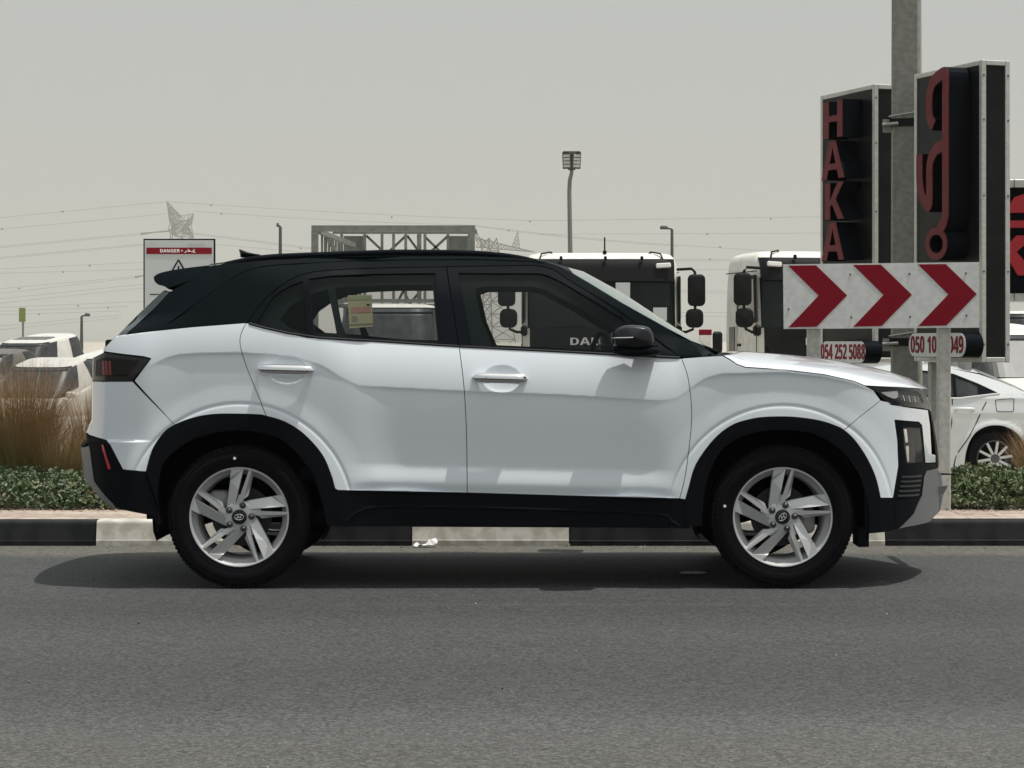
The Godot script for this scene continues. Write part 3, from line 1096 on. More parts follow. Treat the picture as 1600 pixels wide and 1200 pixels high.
func patch(rings: Array, t0: float, t1: float, keep: Callable, lift: Vector3) -> Geo:
	# a pane that follows a lofted cabin between two heights
	var g := Geo.new()
	var rows := []
	var n := 5
	for r in n:
		var t := lerpf(t0, t1, float(r) / (n - 1)) * (rings.size() - 1)
		var k := clampi(int(t), 0, rings.size() - 2)
		var ring := []
		for s in rings[0].size():
			ring.append(rings[k][s].lerp(rings[k + 1][s], t - k))
		rows.append(ring)
	var cols: int = rings[0].size()
	for r in n - 1:
		for s in cols:
			var u := (s + 1) % cols
			if keep.call(rows[r][s]) and keep.call(rows[r][u]):
				var q := [rows[r][s], rows[r + 1][s], rows[r + 1][u], rows[r][u]]
				var nn: Vector3 = (q[1] - q[0]).cross(q[3] - q[0]).normalized()
				if nn.dot(q[0] - Vector3(0, q[0].y, 0)) < 0.0:
					nn = -nn
				g.quad(q[0] + lift, q[1] + lift, q[2] + lift, q[3] + lift, Color.WHITE, nn)
	return g

func simple_wheel(parent: Node3D, at_: Vector3, r: float, out: float) -> void:
	var w := Node3D.new()
	w.name = "wheel"
	parent.add_child(w, true)
	w.position = at_
	if out < 0:
		w.rotation.y = PI
	var g := Geo.new()
	g.lathe([Vector2(r * 0.62, -0.2), Vector2(r * 0.97, -0.2), Vector2(r, -0.17), Vector2(r, -0.03), Vector2(r * 0.96, -0.004), Vector2(r * 0.80, 0.004), Vector2(r * 0.68, -0.006)], 40)
	put("tyre", g.mesh(), M.tyre, w)
	g = Geo.new()
	g.lathe([Vector2(r * 0.62, -0.18), Vector2(r * 0.68, -0.012), Vector2(r * 0.64, -0.006), Vector2(r * 0.60, -0.03), Vector2(r * 0.56, -0.12), Vector2(0.02, -0.12)], 40)
	put("rim", g.mesh(), M.nut, w)
	for k in 10:
		var a := TAU * k / 10.0 + 0.16
		g = Geo.new()
		var d := Vector3(cos(a), sin(a), 0)
		var e := Vector3(-sin(a), cos(a), 0)
		g.quad(d * 0.04 + e * 0.016, d * r * 0.655 + e * 0.014, d * r * 0.655 - e * 0.014, d * 0.04 - e * 0.016, Color.WHITE, Vector3(0, 0, 1))
		for s in [-1.0, 1.0]:
			g.quad(d * 0.04 + e * 0.016 * s, d * r * 0.655 + e * 0.014 * s, d * r * 0.655 + e * 0.014 * s + Vector3(0, 0, -0.03), d * 0.04 + e * 0.016 * s + Vector3(0, 0, -0.03), Color.WHITE, e * s)
		put("spoke", g.mesh(), M.alloy, w, Vector3(0, 0, -0.012))
	g = Geo.new()
	g.lathe([Vector2(0.055, -0.05), Vector2(0.055, -0.012), Vector2(0.02, -0.008), Vector2(0.001, -0.008)], 20)
	put("hub_cap", g.mesh(), M.nut, w)

# a car seen mostly from the front: nose towards +z in its own axes
func front_car(called: String, label: String, category: String, at_: Vector3, turn: float, s: Dictionary, group := "") -> Node3D:
	var o := thing(called, label, category, at_, turn, group)
	var L: float = s.length
	var W: float = s.width / 2
	var belt_y: float = s.belt
	var top: float = s.height
	var hood: float = s.hood
	var paint: Material = s.paint
	# lower body, lofted along its length
	var st := [[-0.5, 0.45, 0.84, 0.62], [-0.485, 0.30, 0.93, 0.86], [-0.44, 0.24, 0.97, 0.99], [-0.30, 0.22, 1.0, 1.0], [0.0, 0.22, 1.0, 1.0], [0.16, 0.22, 1.0, 0.995], [0.24, 0.22, 1.0, -1.0], [0.34, 0.22, 1.0, -0.985], [0.42, 0.23, 0.975, -0.95], [0.465, 0.25, 0.92, -0.88], [0.487, 0.28, 0.84, -0.74], [0.497, 0.34, 0.74, -0.58]]
	var rings := []
	for q in st:
		var z: float = q[0] * L
		var w: float = W * q[2]
		var ty: float = belt_y * q[3] if q[3] > 0 else hood * -q[3]
		var lo: float = q[1]
		var ring := []
		for e in [[0.90, lo], [0.97, lo + 0.05], [1.0, lerpf(lo, ty, 0.35)], [1.0, lerpf(lo, ty, 0.62)], [0.985, ty - 0.12], [0.955, ty - 0.055], [0.88, ty - 0.02], [0.72, ty + 0.005], [0.42, ty + 0.022], [0.0, ty + 0.028]]:
			ring.append(Vector3(w * e[0], e[1], z))
		for k in range(8, -1, -1):
			ring.append(Vector3(-ring[k].x, ring[k].y, z))
		ring.append(Vector3(0, lo, z))
		rings.append(ring)
	var g := Geo.new()
	g.smooth_rings(rings, true)
	put("body", g.mesh(), paint, o)
	# cabin
	var f0: float = s.screen_low * L
	var f1: float = s.screen_high * L
	var r0: float = s.rear_low * L
	var r1: float = s.rear_high * L
	var cab := []
	var levels := [[0.0, 0.94], [0.3, 0.90], [0.6, 0.855], [0.86, 0.80], [0.95, 0.765], [0.985, 0.70], [1.0, 0.60]]
	for q in levels:
		var t: float = q[0]
		var y := lerpf(belt_y - 0.05, top, t)
		var zf := lerpf(f0, f1, t if t < 0.87 else t + (t - 0.87) * 1.6)
		var zr := lerpf(r0, r1, t if t < 0.87 else t + (t - 0.87) * 1.6)
		var ring := []
		for p in hoop(y, zr, zf, W * q[1], 5.0, 64):
			ring.append(Vector3(p.z, p.y, p.x))
		cab.append(ring)
	g = Geo.new()
	g.smooth_rings(cab, true)
	put("cabin", g.mesh(), paint, o)
	var zmid := (f0 + r0) / 2
	var wide := W * 0.74
	var front := patch(cab, 0.05, 0.62, func(p): return p.z > zmid and absf(p.x) < lerpf(W * 0.84, W * 0.70, (p.y - belt_y) / (top - belt_y)), Vector3(0, 0.008, 0.014))
	put("windscreen", front.mesh(), M.far_glass, o)
	var gasket := patch(cab, 0.02, 0.66, func(p): return p.z > zmid and absf(p.x) < lerpf(W * 0.90, W * 0.765, (p.y - belt_y) / (top - belt_y)), Vector3(0, 0.003, 0.006))
	put("windscreen_seal", gasket.mesh(), M.black_satin, o)
	for side in [-1.0, 1.0]:
		var reach: float = lerpf(f0, f1, 0.9) - 0.05 * L * 0.0
		for span in [[0.52, 0.985], [0.06, 0.485]]:
			var za: float = lerpf(r0 * 0.92, f0 * 0.98, span[0])
			var zb: float = lerpf(r0 * 0.92, f0 * 0.98, span[1])
			var pg := patch(cab, 0.10, 0.60, func(p): return p.x * side > W * 0.70 and p.z > za and p.z < zb, Vector3(side * 0.014, 0.004, 0))
			if pg.i.size() > 0:
				put("side_window", pg.mesh(), M.far_glass, o)
	wide = wide
	# nose: grille, lamps, bumper openings
	var nz := 0.497 * L
	var nose := func(n: String, x: float, y: float, z: float, size: Vector3, m: Material, yaw := 0.0) -> void:
		put(n, soft_box(size, minf(0.02, minf(size.x, size.y) * 0.3)), m, o, Vector3(x, y, z), Vector3(0, yaw, 0))
	nose.call("grille", 0.0, hood * 0.64, nz - 0.02, Vector3(W * 1.05, 0.13, 0.08), M.black_satin)
	nose.call("grille_bar", 0.0, hood * 0.64 + 0.07, nz - 0.016, Vector3(W * 1.1, 0.022, 0.08), M.chrome)
	nose.call("bumper_opening", 0.0, hood * 0.40, nz - 0.03, Vector3(W * 1.2, 0.14, 0.08), M.black_satin)
	for side in [-1.0, 1.0]:
		nose.call("headlight", side * W * 0.76, hood * 0.735, nz - 0.075 * L * 0.32, Vector3(W * 0.36, 0.11, 0.20), M.lamp_silver, side * 0.55)
		nose.call("fog_lamp", side * W * 0.70, hood * 0.40, nz - 0.12, Vector3(W * 0.16, 0.08, 0.1), M.black_satin, side * 0.4)
		# mirrors and wipers
		g = Geo.new()
		g.pillow(rounded(s.get("mirror_w", 0.23), s.get("mirror_h", 0.15), 0.055), 0.14, 5)
		put("door_mirror", g.mesh(), s.get("mirror_paint", paint), o, Vector3(side * (W + s.get("mirror_out", 0.10)), belt_y + s.get("mirror_h", 0.15) * 0.5 - 0.03, f0 - 0.28))
		for zz in [0.32, -0.29]:
			simple_wheel_turned(o, Vector3(side * (W - 0.015), 0.32, zz * L), side)
			g = Geo.new()
			var arch := []
			for k in 15:
				var a := PI * k / 14.0
				arch.append(Vector3(side * (W + 0.004), 0.32 + sin(a) * 0.375, zz * L + cos(a) * 0.375))
			for k in 14:
				g.flat(Vector3(side * (W + 0.004), 0.25, zz * L), arch[k], arch[k + 1], Color.WHITE, Vector3(side, 0, 0))
			put("wheel_arch", g.mesh(), M.liner, o)
	# creases of the bonnet
	for side in [-1.0, 1.0]:
		g = Geo.new()
		g.tube([Vector3(side * W * 0.80, hood * 0.985, 0.26 * L), Vector3(side * W * 0.74, hood * 0.965, 0.38 * L), Vector3(side * W * 0.62, hood * 0.88, 0.462 * L)], [0.008], 6)
		put("bonnet_crease", g.mesh(), M.seam, o)
	if s.get("sunroof", false):
		g = Geo.new()
		g.slab(rounded(W * 1.15, 0.75, 0.12), 0.006, -0.03)
		put("sunroof", g.mesh(), M.dusty_dark, o, Vector3(0, top + 0.002, lerpf(f1, r1, 0.33)), Vector3(-PI / 2 + 0.035, 0, 0))
	if s.get("rails", false):
		for side in [-1.0, 1.0]:
			g = Geo.new()
			g.tube([Vector3(side * W * 0.62, top - 0.035, f1 - 0.15), Vector3(side * W * 0.62, top + 0.015, f1 - 0.4), Vector3(side * W * 0.62, top + 0.005, r1 + 0.3)], [0.014], 6)
			put("roof_rail", g.mesh(), M.black_satin, o)
	return o

func simple_wheel_turned(o: Node3D, at_: Vector3, side: float) -> void:
	var h := Node3D.new()
	h.name = "wheel"
	o.add_child(h, true)
	h.position = at_
	h.rotation.y = side * PI / 2
	var g := Geo.new()
	g.lathe([Vector2(0.20, -0.2), Vector2(0.31, -0.2), Vector2(0.32, -0.17), Vector2(0.32, -0.03), Vector2(0.30, 0.012), Vector2(0.22, 0.012)], 32)
	put("tyre", g.mesh(), M.tyre, h)
	g = Geo.new()
	g.lathe([Vector2(0.22, -0.02), Vector2(0.22, 0.012), Vector2(0.20, 0.010), Vector2(0.10, -0.01), Vector2(0.001, 0.0)], 24)
	put("rim", g.mesh(), M.nut, h)

func make_truck(label: String, at_: Vector3, turn: float) -> Node3D:
	# a flat fronted lorry cab: front face in the plane z = 0, wheels on y = 0
	var o := thing("truck", label, "truck", at_, turn, "white lorries with black visors")
	var hw := 1.215
	# cab shell, lofted upwards
	var rings := []
	for q in [[0.75, 1.0, 0.0, 2.0], [1.2, 1.0, 0.0, 2.0], [1.7, 1.0, -0.02, 2.0], [2.2, 0.995, -0.07, 2.0], [2.62, 0.985, -0.12, 1.98], [2.86, 0.97, -0.17, 1.96], [2.96, 0.945, -0.25, 1.92], [3.02, 0.90, -0.36, 1.85], [3.05, 0.80, -0.5, 1.75]]:
		var ring := []
		for p in hoop(q[0], -q[3], q[2], hw * q[1], 9.0, 72):
			ring.append(Vector3(p.z, p.y, p.x))
		rings.append(ring)
	var g := Geo.new()
	g.smooth_rings(rings, true)
	put("cab", g.mesh(), M.truck_white, o)
	var face := func(n: String, pts: Array, z0: float, z1: float, m: Material, lean := 0.0) -> MeshInstance3D:
		var fg := Geo.new()
		fg.slab(pts.map(func(p): return Vector2(p[0], p[1])), z0, z1)
		return put(n, fg.mesh(), m, o, Vector3.ZERO, Vector3(-lean, 0, 0))
	# windscreen, black lower panel and visor, wrapped round the front
	var front := func(n: String, y0: float, y1: float, half: float, z_off: float, m: Material) -> void:
		var rg := []
		for k in 7:
			var y := lerpf(y0, y1, k / 6.0)
			var t := 0
			while t < rings.size() - 2 and y > rings[t + 1][0].y:
				t += 1
			var f: float = (y - rings[t][0].y) / (rings[t + 1][0].y - rings[t][0].y)
			var row := []
			for j in 41:
				var x := lerpf(-half, half, j / 40.0)
				var best := 0
				# front edge of the cab at this height and width
				var zf := -9.0
				for s in rings[t].size():
					var p: Vector3 = rings[t][s].lerp(rings[t + 1][s], f)
					var p2: Vector3 = rings[t][(s + 1) % 72].lerp(rings[t + 1][(s + 1) % 72], f)
					if (p.x - x) * (p2.x - x) <= 0.0 and absf(p.x - p2.x) > 1e-6:
						zf = maxf(zf, lerpf(p.z, p2.z, (x - p.x) / (p2.x - p.x)))
				best = best
				row.append(Vector3(x, y, zf + z_off))
			rg.append(row)
		var fg := Geo.new()
		fg.smooth_rings(rg, false)
		# edges, so that the panel has thickness
		for e in [rg[0], rg[-1]]:
			for j in 40:
				fg.quad(e[j], e[j + 1], e[j + 1] - Vector3(0, 0, 0.06), e[j] - Vector3(0, 0, 0.06), Color.WHITE, Vector3(0, -1 if e == rg[0] else 1, 0))
		for j in [0, 40]:
			for k in 6:
				fg.quad(rg[k][j], rg[k + 1][j], rg[k + 1][j] - Vector3(0, 0, 0.08), rg[k][j] - Vector3(0, 0, 0.08), Color.WHITE, Vector3(-1 if j == 0 else 1, 0, 0))
		put(n, fg.mesh(), m, o)
	front.call("windscreen", 1.88, 2.64, 1.135, 0.012, M.truck_glass)
	front.call("front_panel", 1.50, 1.875, 1.10, 0.014, M.truck_black)
	front.call("visor", 2.60, 2.945, 1.125, 0.10, M.truck_black)
	face.call("front_panel_corner", [[-1.10, 1.88], [-1.10, 1.62], [-1.02, 1.50], [-0.8, 1.42], [0.8, 1.42], [1.02, 1.50], [1.10, 1.62], [1.10, 1.88]], 0.010, -0.06, M.truck_black)
	face.call("lower_grille", [[-0.7, 1.30], [0.7, 1.30], [0.7, 1.0], [-0.7, 1.0]], 0.02, -0.05, M.truck_black)
	face.call("bumper", [[-1.2, 0.85], [1.2, 0.85], [1.2, 0.45], [-1.2, 0.45]], 0.08, -0.3, M.truck_white)
	var t := put("lettering", text_mesh("DAEWOO", 0.155, 0.01), M.lettering_pale, o, Vector3(0.02, 1.675, 0.022))
	t.scale = Vector3(1.55, 1, 1)
	for s in [-1.0, 1.0]:
		put("marker_lamp", soft_box(Vector3(0.23, 0.075, 0.05), 0.015), M.lamp_pale, o, Vector3(s * 0.95, 2.84, -0.045), Vector3(-0.2, 0, s * 0.06))
		put("headlight", soft_box(Vector3(0.36, 0.2, 0.06), 0.02), M.lamp_silver, o, Vector3(s * 0.95, 0.98, 0.015))
		var dw := Geo.new()
		dw.slab([Vector2(-0.18, 2.68), Vector2(-1.05, 2.68), Vector2(-1.1, 2.0), Vector2(-0.75, 1.88), Vector2(-0.12, 1.98)].map(func(p): return Vector2(-p.x * s, p.y)), 0.012, -0.02)
		put("window_frame", dw.mesh(), M.truck_black, o, Vector3(s * 1.210, 0, 0), Vector3(0, s * PI / 2, 0))
		dw = Geo.new()
		dw.slab([Vector2(-0.24, 2.62), Vector2(-0.98, 2.62), Vector2(-1.02, 2.04), Vector2(-0.74, 1.95), Vector2(-0.18, 2.04)].map(func(p): return Vector2(-p.x * s, p.y)), 0.018, -0.02)
		put("door_window", dw.mesh(), M.side_glass, o, Vector3(s * 1.210, 0, 0), Vector3(0, s * PI / 2, 0))
		for seam in [[0.10, 1.70, 1.9], [1.14, 1.75, 1.9]]:
			put("door_seam", soft_box(Vector3(0.012, seam[2], 0.012), 0.003), M.seam, o, Vector3(s * 1.214, seam[1], -seam[0]))
		put("roof_seam", soft_box(Vector3(0.012, 0.014, 1.7), 0.003), M.seam, o, Vector3(s * 1.190, 2.74, -1.0))
		put("door_handle", soft_box(Vector3(0.03, 0.04, 0.16), 0.01), M.truck_black, o, Vector3(s * 1.222, 1.62, -1.0))
		put("step_light", soft_box(Vector3(0.02, 0.06, 0.12), 0.008), M.lamp_silver, o, Vector3(s * 1.222, 1.40, -0.2))
		dw = Geo.new()
		dw.slab([Vector2(-1.25, 1.9), Vector2(-1.55, 1.9), Vector2(-1.55, 1.35), Vector2(-1.25, 1.35)].map(func(p): return Vector2(-p.x * s, p.y)), 0.012, -0.02)
		put("low_window", dw.mesh(), M.truck_glass, o, Vector3(s * 1.214, 0, 0), Vector3(0, s * PI / 2, 0))
		# a pair of mirrors on bent tubes
		g = Geo.new()
		g.tube([Vector3(s * 1.16, 2.78, -0.12), Vector3(s * 1.38, 2.79, -0.04), Vector3(s * 1.43, 2.74, -0.02), Vector3(s * 1.44, 2.5, -0.02), Vector3(s * 1.43, 1.98, -0.02), Vector3(s * 1.40, 1.86, -0.03), Vector3(s * 1.30, 1.82, -0.08), Vector3(s * 1.16, 1.82, -0.15)], [0.022], 8)
		put("mirror_arm", g.mesh(), M.truck_black, o)
		g = Geo.new()
		g.pillow(rounded(0.27, 0.49, 0.075), 0.15, 5, 3.0)
		put("mirror", g.mesh(), M.truck_black, o, Vector3(s * 1.455, 2.46, -0.02), Vector3(0, s * 0.15, 0))
		g = Geo.new()
		g.pillow(rounded(0.27, 0.29, 0.09), 0.15, 5, 3.0)
		put("mirror", g.mesh(), M.truck_black, o, Vector3(s * 1.425, 2.03, -0.02), Vector3(0, s * 0.15, 0))
		put("mirror_foot", soft_box(Vector3(0.10, 0.16, 0.16), 0.03), M.truck_black, o, Vector3(s * 1.19, 1.84, -0.16))
		g = Geo.new()
		g.tube([Vector3(s * 0.7, 3.0, -0.6), Vector3(s * 0.78, 3.06, -0.42), Vector3(s * 0.92, 3.03, -0.30), Vector3(s * 0.95, 2.94, -0.22)], [0.014], 6)
		put("grab_rail", g.mesh(), M.truck_black, o)
		for zz in [-0.75, -3.6]:
			var w := Node3D.new()
			w.name = "wheel"
			o.add_child(w, true)
			w.position = Vector3(s * 1.18, 0.52, zz)
			w.rotation.y = s * PI / 2
			g = Geo.new()
			g.lathe([Vector2(0.3, -0.3), Vector2(0.5, -0.3), Vector2(0.52, -0.26), Vector2(0.52, -0.03), Vector2(0.5, 0.0), Vector2(0.3, 0.0)], 32)
			put("tyre", g.mesh(), M.tyre, w)
			g = Geo.new()
			g.lathe([Vector2(0.3, -0.02), Vector2(0.3, 0.0), Vector2(0.2, -0.08), Vector2(0.1, 0.02), Vector2(0.001, 0.02)], 24)
			put("rim", g.mesh(), M.steel, w)
	g = Geo.new()
	g.tube([Vector3(0.06, 3.03, -0.38), Vector3(0.06, 3.08, -0.38)], [0.03], 8)
	g.tube([Vector3(0.06, 3.08, -0.38), Vector3(0.06, 3.29, -0.38)], [0.012], 8)
	put("aerial", g.mesh(), M.truck_black, o)
	for x in [-0.62, 0.06, 0.62]:
		put("visor_clip", soft_box(Vector3(0.045, 0.07, 0.06), 0.012), M.black_satin, o, Vector3(x, 2.95, -0.07))
	for x in [0.42, -0.55]:
		put("wiper", soft_box(Vector3(0.6, 0.025, 0.02), 0.005), M.black_satin, o, Vector3(x, 1.90, 0.035), Vector3(0, 0, 0.05))
	put("chassis", soft_box(Vector3(0.9, 0.3, 5.0), 0.03), M.truck_black, o, Vector3(0, 0.75, -2.6))
	return o

func sedan_side() -> void:
	# the saloon on the right, side on: outlines are read at its own distance
	flank_mode = 1
	flank_z = DIST - 26.7
	var mid := -0.88
	var car := thing("white_sedan", "white saloon parked side on behind the chevron sign post, black multi-spoke wheel", "car", Vector3(0, 0, flank_z))
	var two := func(called: String, g: Geo, m: Material) -> MeshInstance3D:
		var o := put(called, g.mesh(), m, car)
		put(called, g.mesh(mid), m, car)
		return o
	var body := line([1048, 700, 1052, 672, 1075, 655, 1150, 642, 1245, 632, 1290, 624, 1420, 622, 1500, 621.5, 1560, 615.5, 1590, 616, 1640, 622, 1668, 634, 1670, 690, 1660, 730])
	var arch_r := spline([1612, 738, 1605, 700, 1592, 680, 1575, 668, 1556, 664.5, 1537, 668, 1521, 680, 1510, 704, 1506, 738], 4)
	var arch_f := spline([1254, 738, 1247, 700, 1234, 680, 1217, 668, 1198, 664.5, 1179, 668, 1163, 680, 1152, 704, 1148, 738], 4)
	two.call("side_panel", side_geo(body + line([1655, 735]) + arch_r + line([1380, 740]) + arch_f + line([1060, 735]), [], 0.0, 0.001, 0.06, 0.03), M.far_white)
	two.call("side_sill", side_geo(line([1500, 741, 1260, 741, 1262, 750, 1498, 750]), [], -0.01, 0.0, 0.05, 0.04), M.black_satin)
	var top := line([1245, 632, 1300, 600, 1345, 582, 1390, 574.5, 1440, 572.5, 1485, 575.5, 1530, 585, 1565, 597, 1600, 612, 1612, 617, 1560, 616, 1500, 622, 1420, 622.6, 1290, 625])
	var w1 := line([1493, 589, 1512, 595, 1527.5, 603, 1528.5, 619.5, 1495, 621.5])
	var w2 := line([1395, 583, 1440, 581, 1487, 586, 1490, 622, 1395, 622.5])
	var w3 := line([1296, 612, 1330, 594, 1360, 585, 1388, 583, 1388, 622, 1294, 623])
	two.call("roof_pillars", side_geo(top, [w1, w2, w3], 0.0, 0.0005, 0.02, 0.03), M.far_white)
	two.call("window_frame", side_geo(line([1285, 622, 1320, 596, 1352, 583.5, 1395, 580, 1440, 578.5, 1490, 584, 1528, 599, 1560, 614, 1500, 622.8, 1420, 623.5]), [w1, w2, w3], 0.004, 0.0, 0.01, 0.03), M.black_satin)
	for w in [w1, w2, w3]:
		two.call("side_window", side_geo(w, [], -0.012, 0.0, 0.0, 0.05), M.sedan_glass)
	two.call("belt_trim", ribbon(line([1290, 624.5, 1420, 623, 1500, 622, 1562, 614.5]), 0.011, 0.006), M.chrome)
	two.call("door_seam", ribbon(spline([1541, 628, 1535, 640, 1515, 681, 1494, 713, 1490, 738], 4), 0.008, -0.003), M.seam)
	two.call("door_seam", ribbon(line([1488, 623, 1487, 660, 1480, 738]), 0.008, -0.003), M.seam)
	var fuel := spline([1555.5, 625, 1582, 623, 1584, 627, 1583.5, 640, 1581, 643, 1561, 643, 1557, 640, 1555.5, 625], 3)
	put("fuel_flap", ribbon(fuel, 0.005, -0.001).mesh(), M.seam, car)
	for x in [1507.0, 1405.0]:
		var pth := []
		for k in 9:
			var t := -1.0 + k / 4.0
			var p := flank(x + t * 16.0, 639.0, 0.0)
			pth.append(p + Vector3(0, 0, 0.035 * (1.0 - pow(absf(t), 4.0))))
		var hg := Geo.new()
		hg.tube(pth, [0.008, 0.02, 0.022, 0.022, 0.022, 0.022, 0.022, 0.02, 0.008], 8)
		two.call("door_handle", hg, M.far_white)
	for hub in [Vector2(1556, 717), Vector2(1199, 717)]:
		var c := spot(hub.x, hub.y, flank_z)
		var g := Geo.new()
		var ring := []
		for k in 33:
			var a := TAU * k / 32.0
			ring.append(Vector3(c.x + cos(a) * 0.40, c.y + sin(a) * 0.40, -0.22))
		for k in 32:
			g.flat(Vector3(c.x, c.y, -0.22), ring[k], ring[k + 1], Color.WHITE, Vector3(0, 0, 1))
		two.call("wheel_arch", g, M.liner)
		simple_wheel(car, Vector3(c.x, c.y, -0.03), 0.322, 1.0)
		simple_wheel(car, Vector3(c.x, c.y, 2 * mid + 0.03), 0.322, -1.0)
	var mids := func(a: Array, dx: float, dy: float) -> Array:
		var o := []
		for p in a:
			o.append(Vector3(p.x + dx, p.y + dy, mid))
		return o
	var over := func(called: String, pts: Array, dx: float, dy: float, m: Material, towards: Vector3) -> void:
		var e := []
		for p in line(pts):
			e.append(flank(p.x, p.y, -0.002))
		var rows := across_at(e, mids.call(e, dx, dy), 0.8, 10, mid)
		put(called, outward(rows, towards).mesh(), m, car)
	over.call("bonnet", [1060, 662, 1075, 655, 1150, 642, 1245, 632], -0.05, 0.05, M.far_white, Vector3.UP)
	over.call("windscreen", [1245, 632, 1300, 600, 1345, 582], -0.10, 0.05, M.sedan_glass, Vector3(-0.5, 1, 0))
	over.call("roof", [1345, 582, 1390, 574.5, 1440, 572.5, 1485, 575.5, 1530, 583], 0.0, 0.045, M.far_white, Vector3.UP)
	over.call("rear_window", [1530, 583, 1565, 597, 1600, 612], 0.06, 0.045, M.sedan_glass, Vector3(0.5, 1, 0))
	over.call("boot_lid", [1600, 613, 1640, 622, 1668, 634], 0.08, 0.03, M.far_white, Vector3.UP)
	over.call("rear_face", [1668, 634, 1670, 690, 1660, 730], 0.09, 0.0, M.far_white, Vector3.RIGHT)
	over.call("front_face", [1060, 662, 1052, 672, 1048, 700, 1060, 735], -0.10, 0.0, M.far_white, Vector3.LEFT)
	var inside := Geo.new()
	inside.box(spot(1400, 680, flank_z) + Vector3(0, 0, mid - flank_z), Vector3(2.6, 0.7, 1.5))
	put("cabin_floor", inside.mesh(), M.interior, car)
	for x in [1410.0, 1500.0]:
		for zz in [-0.45, -1.3]:
			var sg := Geo.new()
			sg.pillow(spline([-0.05, -0.2, 0.1, -0.2, 0.16, 0.25, 0.2, 0.5, 0.12, 0.53, 0.05, 0.3, -0.05, -0.2], 3), 0.48, 5, 4.0)
			put("seat", sg.mesh(), M.seat_grey, car, spot(x, 632, flank_z) + Vector3(0, 0, zz - flank_z))
	flank_mode = 0
	flank_z = 0.0

